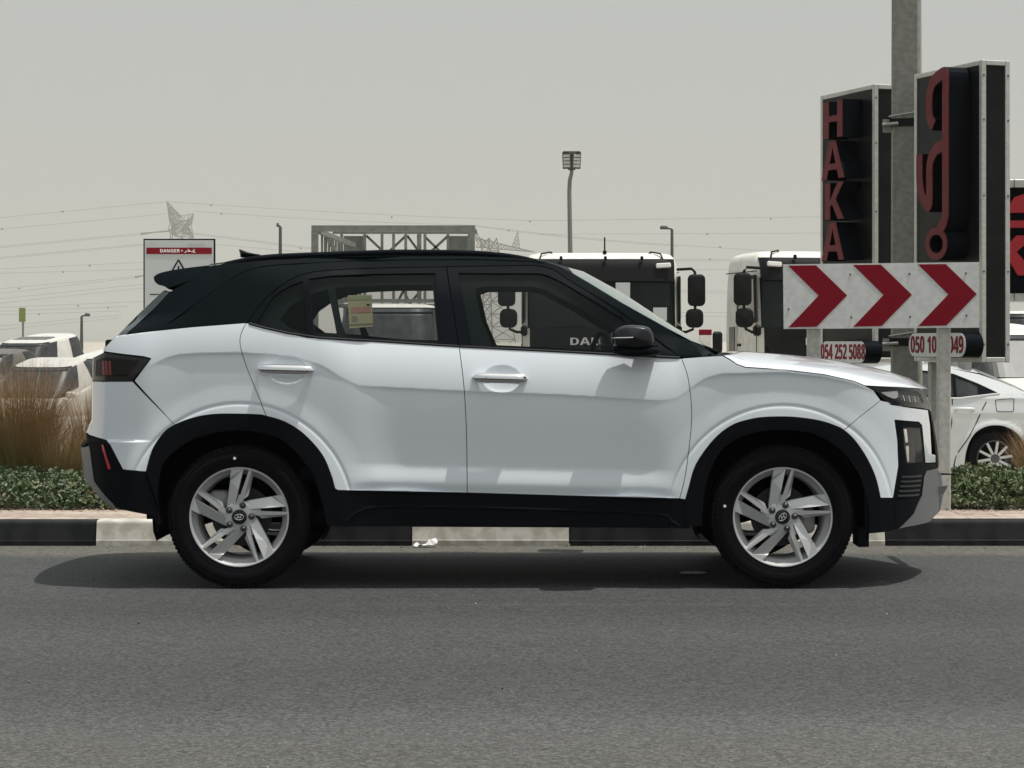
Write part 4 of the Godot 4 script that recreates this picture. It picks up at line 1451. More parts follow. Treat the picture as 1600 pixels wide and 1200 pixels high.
func vehicles() -> void:
	M.far_white = coat(weathered(Color(0.56, 0.59, 0.605), Color(0.60, 0.63, 0.645), 0.4, 0.4, 71), 0.8, 0.05)
	M.dusty_white = weathered(Color(0.52, 0.51, 0.485), Color(0.58, 0.57, 0.545), 0.5, 0.6, 72)
	M.dusty_silver = weathered(Color(0.45, 0.435, 0.405), Color(0.51, 0.495, 0.465), 0.5, 0.6, 73)
	M.dusty_grey = weathered(Color(0.10, 0.10, 0.095), Color(0.15, 0.145, 0.135), 0.5, 0.5, 74)
	M.dusty_dark = weathered(Color(0.06, 0.06, 0.058), Color(0.16, 0.15, 0.135), 0.8, 0.5, 75)
	M.far_glass = weathered(Color(0.026, 0.030, 0.032), Color(0.05, 0.055, 0.056), 0.8, 0.38, 76)
	M.far_glass.metallic_specular = 0.35
	M.sedan_glass = pane(Color(0.02, 0.025, 0.028), 0.60)
	M.seat_grey = mat(Color(0.16, 0.16, 0.155), 0.8)
	M.seam = mat(Color(0.03, 0.03, 0.03), 0.7)
	M.truck_white = weathered(Color(0.62, 0.61, 0.56), Color(0.74, 0.73, 0.68), 0.6, 0.45, 77)
	M.truck_black = mat(Color(0.009, 0.010, 0.011), 0.55)
	M.truck_black.metallic_specular = 0.22
	M.truck_glass = coat(mat(Color(0.008, 0.013, 0.012), 0.12), 0.15, 0.02)
	M.truck_glass.metallic_specular = 0.25
	M.side_glass = mat(Color(0.20, 0.205, 0.195), 0.15)  # grey albedo stands for sky mirrored in the cab side window
	M.lamp_pale = mat(Color(0.62, 0.62, 0.60), 0.2)
	M.lettering_pale = mat(Color(0.55, 0.57, 0.57), 0.4)
	sedan_side()
	var lot := -0.62
	var place := func(px: float, d: float) -> Vector3: 
		var v := spot(px, 532, DIST - d)
		return Vector3(v.x, lot, v.z)
	var t1 := make_truck("white lorry cab with black visor facing the road, its mirrors beside the lamp post", place.call(940, 34.9) + Vector3(0, 0.12, 0), 0.0)
	dup(t1, place.call(1306, 34.4) + Vector3(0, 0.12, 0), deg_to_rad(11.0), "white lorry cab turned aside, half hidden behind the chevron board", "white lorries with black visors")
	var card := Geo.new()
	var sp := func(mid_px: Vector2, size_px: Vector2, name_: String, m: Material) -> void:
		var v := spot(mid_px.x, mid_px.y, DIST - 34.95) - t1.position
		put(name_, soft_box(Vector3(size_px.x, size_px.y, 0.01), 0.002), m, t1, Vector3(v.x, v.y, 0.0))
	card = card
	sp.call(Vector2(973, 454), Vector2(0.22, 0.24), "paper_notice", M.board_face)
	sp.call(Vector2(1031, 491), Vector2(0.21, 0.20), "paper_notice", M.board_face)
	# parked cars on the left
	var suv := {"length": 4.5, "width": 1.84, "height": 1.63, "belt": 1.02, "hood": 1.0, "paint": M.dusty_white, "screen_low": 0.23, "screen_high": 0.07, "rear_low": -0.48, "rear_high": -0.40}
	var sedan := suv.duplicate()
	sedan.merge({"height": 1.47, "belt": 0.93, "hood": 0.92, "length": 4.8, "rear_low": -0.36, "rear_high": -0.20, "screen_high": 0.04, "paint": M.dusty_white}, true)
	var front := sedan.duplicate()
	front.merge({"paint": M.dusty_silver, "height": 1.48}, true)
	front_car("parked_car", "dusty silver car with a sunshade in its windscreen, just behind the tall grass", "car", place.call(42, 49.0) + Vector3(0, -0.18, -2.2), deg_to_rad(-14.0), front).rotation.x = 0.20
	var roofed := suv.duplicate()
	roofed.merge({"sunroof": true, "height": 1.90, "belt": 1.16, "hood": 1.12}, true)
	front_car("parked_car", "dusty white car with a dark sunroof strip, farthest back at the picture edge", "car", place.call(18, 60.0) + Vector3(0, -0.08, -2.2), deg_to_rad(-18.0), roofed).rotation.x = 0.12
	var grey_one := sedan.duplicate()
	grey_one.merge({"paint": M.dusty_grey}, true)
	front_car("parked_car", "dark grey car, only its roof corner seen at the left picture edge", "car", place.call(-52, 54.0) + Vector3(0, 0.05, -2.2), deg_to_rad(-26.0), grey_one).rotation.x = 0.12
	var pick := suv.duplicate()
	pick.merge({"mirror_w": 0.2, "mirror_h": 0.30, "mirror_paint": M.truck_black, "height": 1.58}, true)
	front_car("parked_car", "dusty pale car with tall black mirrors, between silver car and tail light", "car", place.call(135, 55.0) + Vector3(0, -0.15, -2.2), deg_to_rad(-14.0), pick).rotation.x = 0.12
	var van := suv.duplicate()
	van.merge({"height": 2.62, "belt": 1.50, "hood": 1.30, "length": 5.0, "screen_low": 0.36, "screen_high": 0.24, "mirror_paint": M.black_satin, "mirror_h": 0.36, "mirror_out": 0.32, "width": 1.95, "paint": M.truck_white}, true)
	front_car("white_van", "white van beyond the rear window, under the danger board", "van", place.call(264, 47.0) + Vector3(0, 0, -2.5), deg_to_rad(-4.0), van)
	var van2 := van.duplicate()
	van2.merge({"height": 2.40, "belt": 1.35, "mirror_out": 0.12, "mirror_h": 0.22}, true)
	front_car("white_van", "white van with dark windscreen seen through the rear door window", "van", place.call(600, 35.5) + Vector3(0, 0, -2.5), 0.0, van2)
	# right edge
	var big := suv.duplicate()
	big.merge({"height": 1.86, "belt": 1.22, "hood": 1.20, "length": 4.9, "width": 1.95, "paint": M.truck_white}, true)
	front_car("parked_suv", "cream white off-roader facing the road behind the white saloon", "car", place.call(1628, 33.5) + Vector3(0, 0.1, -2.3), deg_to_rad(6.0), big).rotation.x = 0.08
	front_car("white_van", "white van at the right picture edge, under the third sign", "van", place.call(1655, 44.0) + Vector3(0, 0, -2.5), 0.0, van2)
	# red and white barrier between the trucks
	var bar := thing("road_barrier", "red and white barrier board between the two trucks", "barrier", place.call(1102, 42.0))
	var u := 42.0 / LENS
	for k in 2:
		put("board", soft_box(Vector3(20 * u, (9 if k == 0 else 34) * u, 0.06), 0.01), M.sign_red if k == 0 else M.truck_white, bar, Vector3(0, 1.69 + (532 - (509 if k == 0 else 531)) * u, 0))
	for x in [-0.1, 0.1]:
		put("leg", soft_box(Vector3(0.05, 1.5, 0.05), 0.008), M.steel, bar, Vector3(x, 0.75, -0.06))
	# dark mirror and bracket of a vehicle between the trucks
	var uu := 33.0 / LENS
	var bx := thing("post_box", "black box on a short post left of the second truck", "box", place.call(1121, 33.0))
	put("box", soft_box(Vector3(15 * uu, 32 * uu, 0.12), 0.03), M.truck_black, bx, Vector3(0, 1.69 + (532 - 521) * uu, 0))
	put("post", soft_box(Vector3(0.06, 1.7, 0.06), 0.01), M.truck_black, bx, Vector3(0.04, 0.85, -0.06))

# ================================================================ planting and litter
func leaf_mesh() -> ArrayMesh:
	# one sprig: five small leaves round a stalk
	var g := Geo.new()
	var r := RandomNumberGenerator.new()
	r.seed = 21
	for k in 6:
		var a := TAU * k / 6.0 + r.randf() * 0.7
		var d := Vector3(cos(a), 0.35 + r.randf() * 0.7, sin(a)).normalized()
		var side := d.cross(Vector3.UP).normalized() * 0.0085
		var o := Vector3(0, 0.006 * k, 0)
		var tip := o + d * 0.036 - Vector3(0, 0.004, 0)
		var mid := o + d * 0.019 + Vector3(0, 0.003, 0)
		g.flat(o, mid + side, tip)
		g.flat(o, tip, mid - side)
	return g.mesh()

func grass_clump(label: String, at_: Vector3, h: float, spread: float, blades: int, seed_: int) -> void:
	var r := RandomNumberGenerator.new()
	r.seed = seed_
	var o := thing("ornamental_grass", label, "grass", at_)
	var g := Geo.new()
	g.coloured = true
	for k in blades:
		var a := r.randf() * TAU
		var rad := sqrt(r.randf()) * spread * 0.32
		var root := Vector3(cos(a) * rad, 0.0, sin(a) * rad * 0.8)
		var lean := (0.12 + r.randf() * 0.75) * spread
		var len := h * (0.55 + 0.45 * r.randf()) * (1.0 - 0.25 * lean / spread)
		var dir := Vector3(cos(a + r.randf_range(-0.7, 0.7)), 0, sin(a + r.randf_range(-0.7, 0.7)))
		var w := 0.0013 + 0.0012 * r.randf()
		var dry := clampf(r.randf() * 1.2 - 0.1, 0.0, 1.0)
		var low := Color(0.16, 0.205, 0.065).lerp(Color(0.30, 0.20, 0.095), dry * 0.6)
		var high := Color(0.36, 0.225, 0.125).lerp(Color(0.29, 0.135, 0.085), r.randf())
		if r.randf() < 0.18:
			high = Color(0.55, 0.44, 0.29)
		var side := dir.cross(Vector3.UP)
		side = (side + Vector3(0, 0, r.randf_range(-0.5, 0.5))).normalized() * w
		var prev: Vector3 = root
		for s in 4:
			var t := (s + 1) / 4.0
			var p := root + Vector3(0, len * (t - 0.12 * t * t * lean / spread), 0) + dir * lean * t * t * 0.8
			var w0 := 1.0 - s / 4.2
			var w1 := 1.0 - (s + 1) / 4.2
			var c0 := low.lerp(high, pow(s / 4.0, 1.3))
			var c1 := low.lerp(high, pow(t, 1.3))
			var nn := side.cross(p - prev).normalized()
			var ids := [g.vert(prev - side * w0, nn, c0), g.vert(prev + side * w0, nn, c0), g.vert(p + side * w1, nn, c1), g.vert(p - side * w1, nn, c1)]
			g.tri(ids[0], ids[1], ids[2])
			g.tri(ids[0], ids[2], ids[3])
			prev = p
	var m := mat(Color.WHITE, 0.7)
	m.vertex_color_use_as_albedo = true
	m.metallic_specular = 0.2
	var b := put("blades", g.mesh(), m, o)
	b.set_meta("kind", "stuff")

func planting() -> void:
	var lm := leaf_mesh()
	var m := mat(Color.WHITE, 0.5)
	m.vertex_color_use_as_albedo = true
	m.backlight_enabled = true
	m.backlight = Color(0.10, 0.14, 0.04)
	var bumps := FastNoiseLite.new()
	bumps.seed = 4
	bumps.frequency = 1.6
	var spots := []
	var r := RandomNumberGenerator.new()
	r.seed = 12
	for k in 90000:
		var x := r.randf_range(-6.0, 6.0)
		var z := -3.16 - r.randf() * 1.9
		var edge := ss(-3.13, -3.42, z + 0.06 * bumps.get_noise_2d(x * 3.0, 0.0))
		var top := 0.06 + (0.095 + 0.06 * bumps.get_noise_2d(x, z) + 0.05 * bumps.get_noise_2d(x * 3.0, z * 3.0)) * edge
		var y := 0.115 + top * (0.25 + 0.75 * pow(r.randf(), 0.45))
		spots.append([Vector3(x, y, z), x])
	var mm := MultiMesh.new()
	mm.transform_format = MultiMesh.TRANSFORM_3D
	mm.use_colors = true
	mm.mesh = lm
	mm.instance_count = spots.size()
	for k in spots.size():
		var b := Basis.from_euler(Vector3(r.randf_range(-0.8, 0.8), r.randf() * TAU, r.randf_range(-0.8, 0.8))).scaled(Vector3.ONE * r.randf_range(0.55, 1.15))
		mm.set_instance_transform(k, Transform3D(b, spots[k][0]))
		var t := r.randf()
		var c := Color(0.060, 0.098, 0.042).lerp(Color(0.17, 0.20, 0.10), t * t)
		if spots[k][1] > 1.0:
			c = c.lerp(Color(0.085, 0.105, 0.030), 0.35)
		if r.randf() < 0.03:
			c = Color(0.17, 0.13, 0.07)
		mm.set_instance_color(k, c)
	var h := MultiMeshInstance3D.new()
	h.multimesh = mm
	h.material_override = m
	h.name = numbered("low_hedge")
	add_child(h)
	tag(h, "low green leafy hedge growing along the back of the pavement", "hedge")
	h.set_meta("kind", "stuff")
	# dry leaves and twigs swept against the foot of the hedge
	var lt := MultiMesh.new()
	lt.transform_format = MultiMesh.TRANSFORM_3D
	lt.use_colors = true
	var lg := Geo.new()
	lg.flat(Vector3(-0.012, 0, 0), Vector3(0.012, 0.002, 0.004), Vector3(0.004, 0.004, -0.010))
	lg.flat(Vector3(-0.012, 0, 0), Vector3(0.012, 0.002, 0.004), Vector3(-0.003, 0.005, 0.009))
	lt.mesh = lg.mesh()
	lt.instance_count = 2600
	for k in 2600:
		var z := -3.20 + 0.14 * absf(r.randfn(0.0, 0.6))
		lt.set_instance_transform(k, Transform3D(Basis.from_euler(Vector3(r.randf_range(-0.4, 0.4), r.randf() * TAU, r.randf_range(-0.4, 0.4))).scaled(Vector3.ONE * r.randf_range(0.4, 1.0)), Vector3(r.randf_range(-6, 6), 0.145 + 0.006 * r.randf(), z)))
		lt.set_instance_color(k, Color(0.20, 0.125, 0.075).lerp(Color(0.34, 0.27, 0.19), r.randf()))
	var li := MultiMeshInstance3D.new()
	li.multimesh = lt
	var mm2 := mat(Color.WHITE, 0.9)
	mm2.vertex_color_use_as_albedo = true
	li.material_override = mm2
	li.name = numbered("dry_leaves")
	add_child(li)
	tag(li, "dry brown leaves lying along the foot of the hedge", "leaves")
	li.set_meta("kind", "stuff")
	# tussocks of fountain grass
	var gy := 0.10
	var place := func(px: float, d: float) -> Vector3:
		var v := spot(px, 532, DIST - d)
		return Vector3(v.x, gy, v.z)
	grass_clump("largest brown tipped grass tussock, at the left picture edge before the silver car", place.call(36, 15.9), 1.16, 0.62, 4200, 101)
	grass_clump("shorter brown grass tussock close behind the white car's rear bumper", place.call(146, 16.2), 0.92, 0.40, 2000, 102)
	grass_clump("low green and brown grass tussock between the two taller tussocks", place.call(96, 15.7), 0.66, 0.45, 1800, 103)
	grass_clump("green grass tussock in front of the white saloon's rear wheel", place.call(1622, 16.4), 0.60, 0.36, 1100, 104)

func litter() -> void:
	# crumpled paper by the kerb
	var r := RandomNumberGenerator.new()
	r.seed = 3
	var at_ := spot(664, 854, -2.2)
	var o := thing("paper_scrap", "crumpled white paper lying against the kerb under the car", "litter", Vector3(at_.x, 0.0, -2.22))
	var g := Geo.new()
	var pts := []
	for k in 7:
		var row := []
		for j in 5:
			row.append(Vector3(-0.068 + 0.0225 * k + r.randf_range(-0.008, 0.008), absf(r.randfn(0.0, 0.012)) + 0.004 + (0.03 if k > 3 and j in [1, 2, 3] else 0.0), -0.03 + 0.015 * j))
		pts.append(row)
	for k in 6:
		for j in 4:
			g.flat(pts[k][j], pts[k + 1][j], pts[k + 1][j + 1], Color.WHITE, Vector3.UP)
			g.flat(pts[k][j], pts[k + 1][j + 1], pts[k][j + 1], Color.WHITE, Vector3.UP)
	put("sheet", g.mesh(), M.dot, o)
	# a white rag on the road under the front of the car
	var rag := spot(1080, 897, -0.9)
	var rz := DIST - EYE * LENS / (897.0 - 532.0)
	rag = spot(1080, 897, rz)
	g = Geo.new()
	g.pillow([Vector2(-0.06, 0.0), Vector2(-0.02, 0.03), Vector2(0.04, 0.035), Vector2(0.08, 0.0), Vector2(0.03, -0.03), Vector2(-0.03, -0.03)], 0.014, 3)
	var ro := thing("paper_scrap", "small pale scrap lying in the shade beside the front tyre", "litter", Vector3(rag.x, 0.008, rag.z))
	put("sheet", g.mesh(), M.sign_white, ro, Vector3.ZERO, Vector3(PI / 2, 0, 0))
	# chips and pebbles on the carriageway, each too small to lift
	var mm := MultiMesh.new()
	mm.transform_format = MultiMesh.TRANSFORM_3D
	mm.use_colors = true
	var pg := Geo.new()
	pg.pillow([Vector2(-0.009, 0.0), Vector2(-0.004, 0.006), Vector2(0.006, 0.005), Vector2(0.009, -0.002), Vector2(0.0, -0.006)], 0.01, 2)
	mm.mesh = pg.mesh()
	mm.instance_count = 260
	for k in 260:
		var near := k < 210
		var p := Vector3(r.randf_range(-6, 6), 0.003, -2.28 + absf(r.randfn(0.0, 0.10))) if near else Vector3(r.randf_range(-4, 4), 0.003, r.randf_range(-1.5, 5.0))
		mm.set_instance_transform(k, Transform3D(Basis.from_euler(Vector3(r.randf() * 3, r.randf() * TAU, r.randf() * 3)).scaled(Vector3.ONE * r.randf_range(0.2, 0.7)), p))
		var v := r.randf()
		mm.set_instance_color(k, Color(0.45, 0.42, 0.36) if v < 0.35 else (Color(0.03, 0.03, 0.03) if v > 0.85 else Color(0.22, 0.20, 0.17)))
	var mi := MultiMeshInstance3D.new()
	mi.multimesh = mm
	var pm := mat(Color.WHITE, 0.9)
	pm.vertex_color_use_as_albedo = true
	mi.material_override = pm
	mi.name = numbered("gravel")
	add_child(mi)
	tag(mi, "loose chips and pebbles scattered on the road and along the kerb", "gravel")
	mi.set_meta("kind", "stuff")

# ================================================================ the white car
var crest := PackedFloat32Array()
var belt := PackedFloat32Array()
var step_amt := PackedFloat32Array()
const REAR_HUB := Vector2(373.5, 809.0)
const FRONT_HUB := Vector2(1223.0, 812.0)

func table(pts: Array, blur: int) -> PackedFloat32Array:
	var raw := PackedFloat32Array()
	raw.resize(1600)
	for u in 1600:
		var k := 0
		while k < pts.size() - 2 and u > pts[k + 1].x:
			k += 1
		var a: Vector2 = pts[k]
		var b: Vector2 = pts[k + 1]
		raw[u] = lerpf(a.y, b.y, clampf((u - a.x) / (b.x - a.x), 0.0, 1.0))
	for pass_ in 2:
		var out := PackedFloat32Array()
		out.resize(1600)
		for u in 1600:
			var t := 0.0
			for d in range(-blur, blur + 1):
				t += raw[clampi(u + d, 0, 1599)]
			out[u] = t / (2 * blur + 1)
		raw = out
	return raw

func ss(a: float, b: float, x: float) -> float:
	var t := clampf((x - a) / (b - a), 0.0, 1.0)
	return t * t * (3.0 - 2.0 * t)

func at(t: PackedFloat32Array, u: float) -> float:
	var k := clampi(int(u), 0, 1598)
	return lerpf(t[k], t[k + 1], u - k)

var flank_mode := 0          # 0: the white car in the road, 1: the saloon on the right
var flank_z := 0.0

func surf(x: float, y: float) -> float:
	if flank_mode == 1:
		var uu := 825.0 + x * 133.33
		var vv := 532.0 - (y - EYE) * 133.33
		var z1 := -6e-6 * pow(maxf(0.0, vv - 650.0), 2.0) - 0.020 * ss(648.0, 625.0, vv) - 0.008 * ss(645.0, 652.0, vv)
		z1 -= maxf(0.0, 621.0 - vv) * 0.0075 * 0.52
		for hx in [1556.0, 1199.0]:
			z1 += 0.018 * (1.0 - ss(55.0, 62.0, Vector2(uu, vv).distance_to(Vector2(hx, 717.0))))
		z1 -= 3e-5 * pow(maxf(0.0, uu - 1600.0), 2.0) + 3e-5 * pow(maxf(0.0, 1120.0 - uu), 2.0)
		return z1
	# how far the flank of the car lies from the plane of its widest line
	var u := clampf(825.0 + x * S, 1.0, 1598.0)
	var v := 532.0 - (y - EYE) * S
	var vb := at(belt, u)
	var vc := at(crest, u)
	var over := maxf(0.0, vb - v)
	var w := maxf(v, vb)
	var t := w - vc
	var z := 0.0
	if t < 0.0:
		var q := -t / 60.0
		z = -0.004 * q - 0.028 * q * q
	else:
		z = -at(step_amt, u) * (1.0 - exp(-t / 3.0))
		z -= lerpf(0.013, 0.031, ss(560.0, 640.0, u) * (1.0 - ss(990.0, 1060.0, u))) * ss(0.0, 140.0, t)
	# lower ledge of the doors
	if v > 690.0:
		var lv := v - 0.022 * (u - 800.0)
		var win := ss(535.0, 600.0, u) * (1.0 - ss(1010.0, 1068.0, u))
		z += win * (0.011 * ss(728.0, 756.0, lv) - 0.013 * ss(757.0, 776.0, lv))
		var wr := 1.0 - ss(195.0, 240.0, u)
		z += wr * 0.02 * ss(655.0, 680.0, v)
	# wheel arch flares
	for hub in [REAR_HUB, FRONT_HUB]:
		var r := Vector2(u, v).distance_to(hub)
		if r < 215.0:
			z += 0.007 * (1.0 - ss(150.0, 182.0, r)) - 0.0035 * exp(-pow((r - 178.0) / 2.6, 2.0)) + 0.006 * (1.0 - ss(170.0, 214.0, r)) * ss(10.0, 60.0, t)
	# corners in plan
	if u < 240.0:
		z -= 1.3e-5 * (240.0 - u) * (240.0 - u)
		if u < 160.0:
			z -= 0.0010 * (160.0 - u) + 0.00003 * (160.0 - u) * (160.0 - u)
	if u > 1310.0:
		z -= 1.15e-5 * (u - 1310.0) * (u - 1310.0)
		if u > 1400.0:
			z -= 2.2e-5 * (u - 1400.0) * (u - 1400.0)
	# glasshouse
	if over > 0.0:
		z -= over * 0.00306 * 0.40 + 0.000004 * over * over * ss(60, 140, over)
		if u < 340.0:
			var k := (340.0 - u) / 160.0
			z -= 0.11 * k * k * ss(0.0, 30.0, over)
			var ridge := 507.0 - (u - 262.0) * 0.70
			if v < ridge:
				z -= 0.0008 * (ridge - v)
		if u > 900.0:
			var k2 := (u - 900.0) / 200.0
			z -= 0.07 * k2 * k2 * ss(0.0, 40.0, over)
	# door handle cups
	for h in [Vector2(449.0, 578.0), Vector2(784.0, 592.0)]:
		var e := Vector2((u - h.x) / 30.0, (v - h.y) / 21.0).length()
		if e < 1.0:
			z -= 0.016 * pow(1.0 - e * e, 0.7)
	return z

func surf_n(x: float, y: float) -> Vector3:
	var e := 0.003
	return Vector3(surf(x - e, y) - surf(x + e, y), surf(x, y - e) - surf(x, y + e), 2.0 * e).normalized()

func flank(px: float, py: float, off := 0.0) -> Vector3:
	var z := 0.0
	var x := 0.0
	var y := 0.0
	for k in 3:
		x = (px - 825.0) * (DIST - flank_z - z) / LENS
		y = EYE - (py - 532.0) * (DIST - flank_z - z) / LENS
		z = surf(x, y) + off
	return Vector3(x, y, z)

func flank_poly(pts: Array, off := 0.0) -> PackedVector2Array:
	var out := PackedVector2Array()
	for p in pts:
		var q := flank(p.x, p.y, off)
		if out.size() == 0 or out[-1].distance_to(Vector2(q.x, q.y)) > 0.0015:
			out.append(Vector2(q.x, q.y))
	if out[0].distance_to(out[-1]) < 0.0015:
		out.remove_at(out.size() - 1)
	return out

func shrink(p: PackedVector2Array, by: float) -> PackedVector2Array:
	var best := p
	var area := 0.0
	for q in Geometry2D.offset_polygon(p, by, Geometry2D.JOIN_MITER):
		var b := 0.0
		for k in q.size():
			b += q[k].cross(q[(k + 1) % q.size()])
		if absf(b) > area:
			area = absf(b)
			best = q
	return best

func side_geo(pts: Array, holes: Array, off := 0.0, gap := 0.0015, skirt := 0.014, cell := 0.008) -> Geo:
	# a panel of the car's flank: the outline is cut out of the curved side
	var poly := flank_poly(pts, off)
	if gap != 0.0:
		poly = shrink(poly, -gap)
	var cuts := []
	for h in holes:
		cuts.append(flank_poly(h, off))
	var lo := poly[0]
	var hi := poly[0]
	for p in poly:
		lo = lo.min(p)
		hi = hi.max(p)
	var nx := int((hi.x - lo.x) / cell) + 1
	var ny := int((hi.y - lo.y) / cell) + 1
	var mark := PackedByteArray()
	mark.resize(nx * ny)
	for ring in [poly] + cuts:
		for k in ring.size():
			var a: Vector2 = ring[k]
			var b: Vector2 = ring[(k + 1) % ring.size()]
			var steps := int(a.distance_to(b) / cell * 6.0) + 2
			for s in steps + 1:
				var q := (a.lerp(b, float(s) / steps) - lo) / cell
				for d in [Vector2.ZERO, Vector2(0.02, 0.02), Vector2(-0.02, -0.02)]:
					var cx := clampi(int(floor(q.x + d.x)), 0, nx - 1)
					var cy := clampi(int(floor(q.y + d.y)), 0, ny - 1)
					mark[cy * nx + cx] = 1
	var g := Geo.new()
	var seen := {}
	for cy in ny:
		for cx in nx:
			var o := lo + Vector2(cx, cy) * cell
			if mark[cy * nx + cx] == 0:
				var mid := o + Vector2.ONE * cell * 0.5
				if not Geometry2D.is_point_in_polygon(mid, poly):
					continue
				var out := false
				for h in cuts:
					if Geometry2D.is_point_in_polygon(mid, h):
						out = true
				if out:
					continue
				var ids := []
				for w in [[0, 0], [1, 0], [1, 1], [0, 1]]:
					var key: int = (cy + w[1]) * 4096 + cx + w[0]
					if not seen.has(key):
						var x: float = lo.x + (cx + w[0]) * cell
						var y: float = lo.y + (cy + w[1]) * cell
						seen[key] = g.vert(Vector3(x, y, surf(x, y) + off), surf_n(x, y))
					ids.append(seen[key])
				g.tri(ids[0], ids[1], ids[2])
				g.tri(ids[0], ids[2], ids[3])
			else:
				var c := PackedVector2Array([o, o + Vector2(cell, 0), o + Vector2(cell, cell), o + Vector2(0, cell)])
				var parts := Geometry2D.intersect_polygons(c, poly)
				for h in cuts:
					var nxt := []
					for p in parts:
						for q in Geometry2D.clip_polygons(p, h):
							if not Geometry2D.is_polygon_clockwise(q):
								nxt.append(q)
							else:
								nxt.append(q)
					parts.assign(nxt)
				for p in parts:
					var t := Geometry2D.triangulate_polygon(p)
					var ids := []
					for q in p:
						ids.append(g.vert(Vector3(q.x, q.y, surf(q.x, q.y) + off), surf_n(q.x, q.y)))
					for k in range(0, t.size(), 3):
						g.tri(ids[t[k]], ids[t[k + 1]], ids[t[k + 2]])
	if skirt != 0.0:
		for ring in [poly] + cuts:
			var cw := Geometry2D.is_polygon_clockwise(ring)
			if ring != poly:
				cw = not cw
			for k in ring.size():
				var a: Vector2 = ring[k]
				var b: Vector2 = ring[(k + 1) % ring.size()]
				var e := (b - a).normalized()
				var out := Vector3(e.y, -e.x, 0) * (-1.0 if cw else 1.0)
				var za := surf(a.x, a.y) + off
				var zb := surf(b.x, b.y) + off
				g.quad(Vector3(a.x, a.y, za), Vector3(b.x, b.y, zb), Vector3(b.x, b.y, zb - skirt), Vector3(a.x, a.y, za - skirt), Color.WHITE, out)
	return g

func both(called: String, g: Geo, material: Material, car: Node3D) -> MeshInstance3D:
	var o := put(called, g.mesh(), material, car)
	put(called, g.mesh(MID), material, car)
	return o

func across(edge: Array, middle: Array, power := 1.0, rows := 14) -> Geo:
	return across_at(edge, middle, power, rows, MID)

func across_at(edge: Array, middle: Array, power: float, rows: int, centre: float) -> Geo:
	# a surface from one flank over the centre line to the other
	var rings := []
	for k in range(-rows, rows + 1):
		var s := 1.0 - absf(float(k) / rows)
		var w := pow(sin(s * PI / 2.0), power)
		var ring := []
		for j in edge.size():
			var e: Vector3 = edge[j]
			var m: Vector3 = middle[j]
			var z := lerpf(e.z, centre, s)
			var p := e.lerp(m, w)
			p.z = z if k <= 0 else 2.0 * centre - z
			ring.append(p)
		rings.append(ring)
	var g := Geo.new()
	g.smooth_rings(rings, false)
	return g

func outward(g: Geo, towards: Vector3) -> Geo:
	var t := 0.0
	for n in g.n:
		t += n.dot(towards)
	if t < 0.0:
		for k in g.n.size():
			g.n[k] = -g.n[k]
		for k in range(0, g.i.size(), 3):
			var a := g.i[k + 1]
			g.i[k + 1] = g.i[k + 2]
			g.i[k + 2] = a
	return g

func ribbon(pts: Array, width: float, off: float) -> Geo:
	# a thin strip laid along a line of the flank
	var g := Geo.new()
	var path := []
	for p in pts:
		path.append(flank(p.x, p.y, off))
	g.tube(path, [width], 6)
	return g

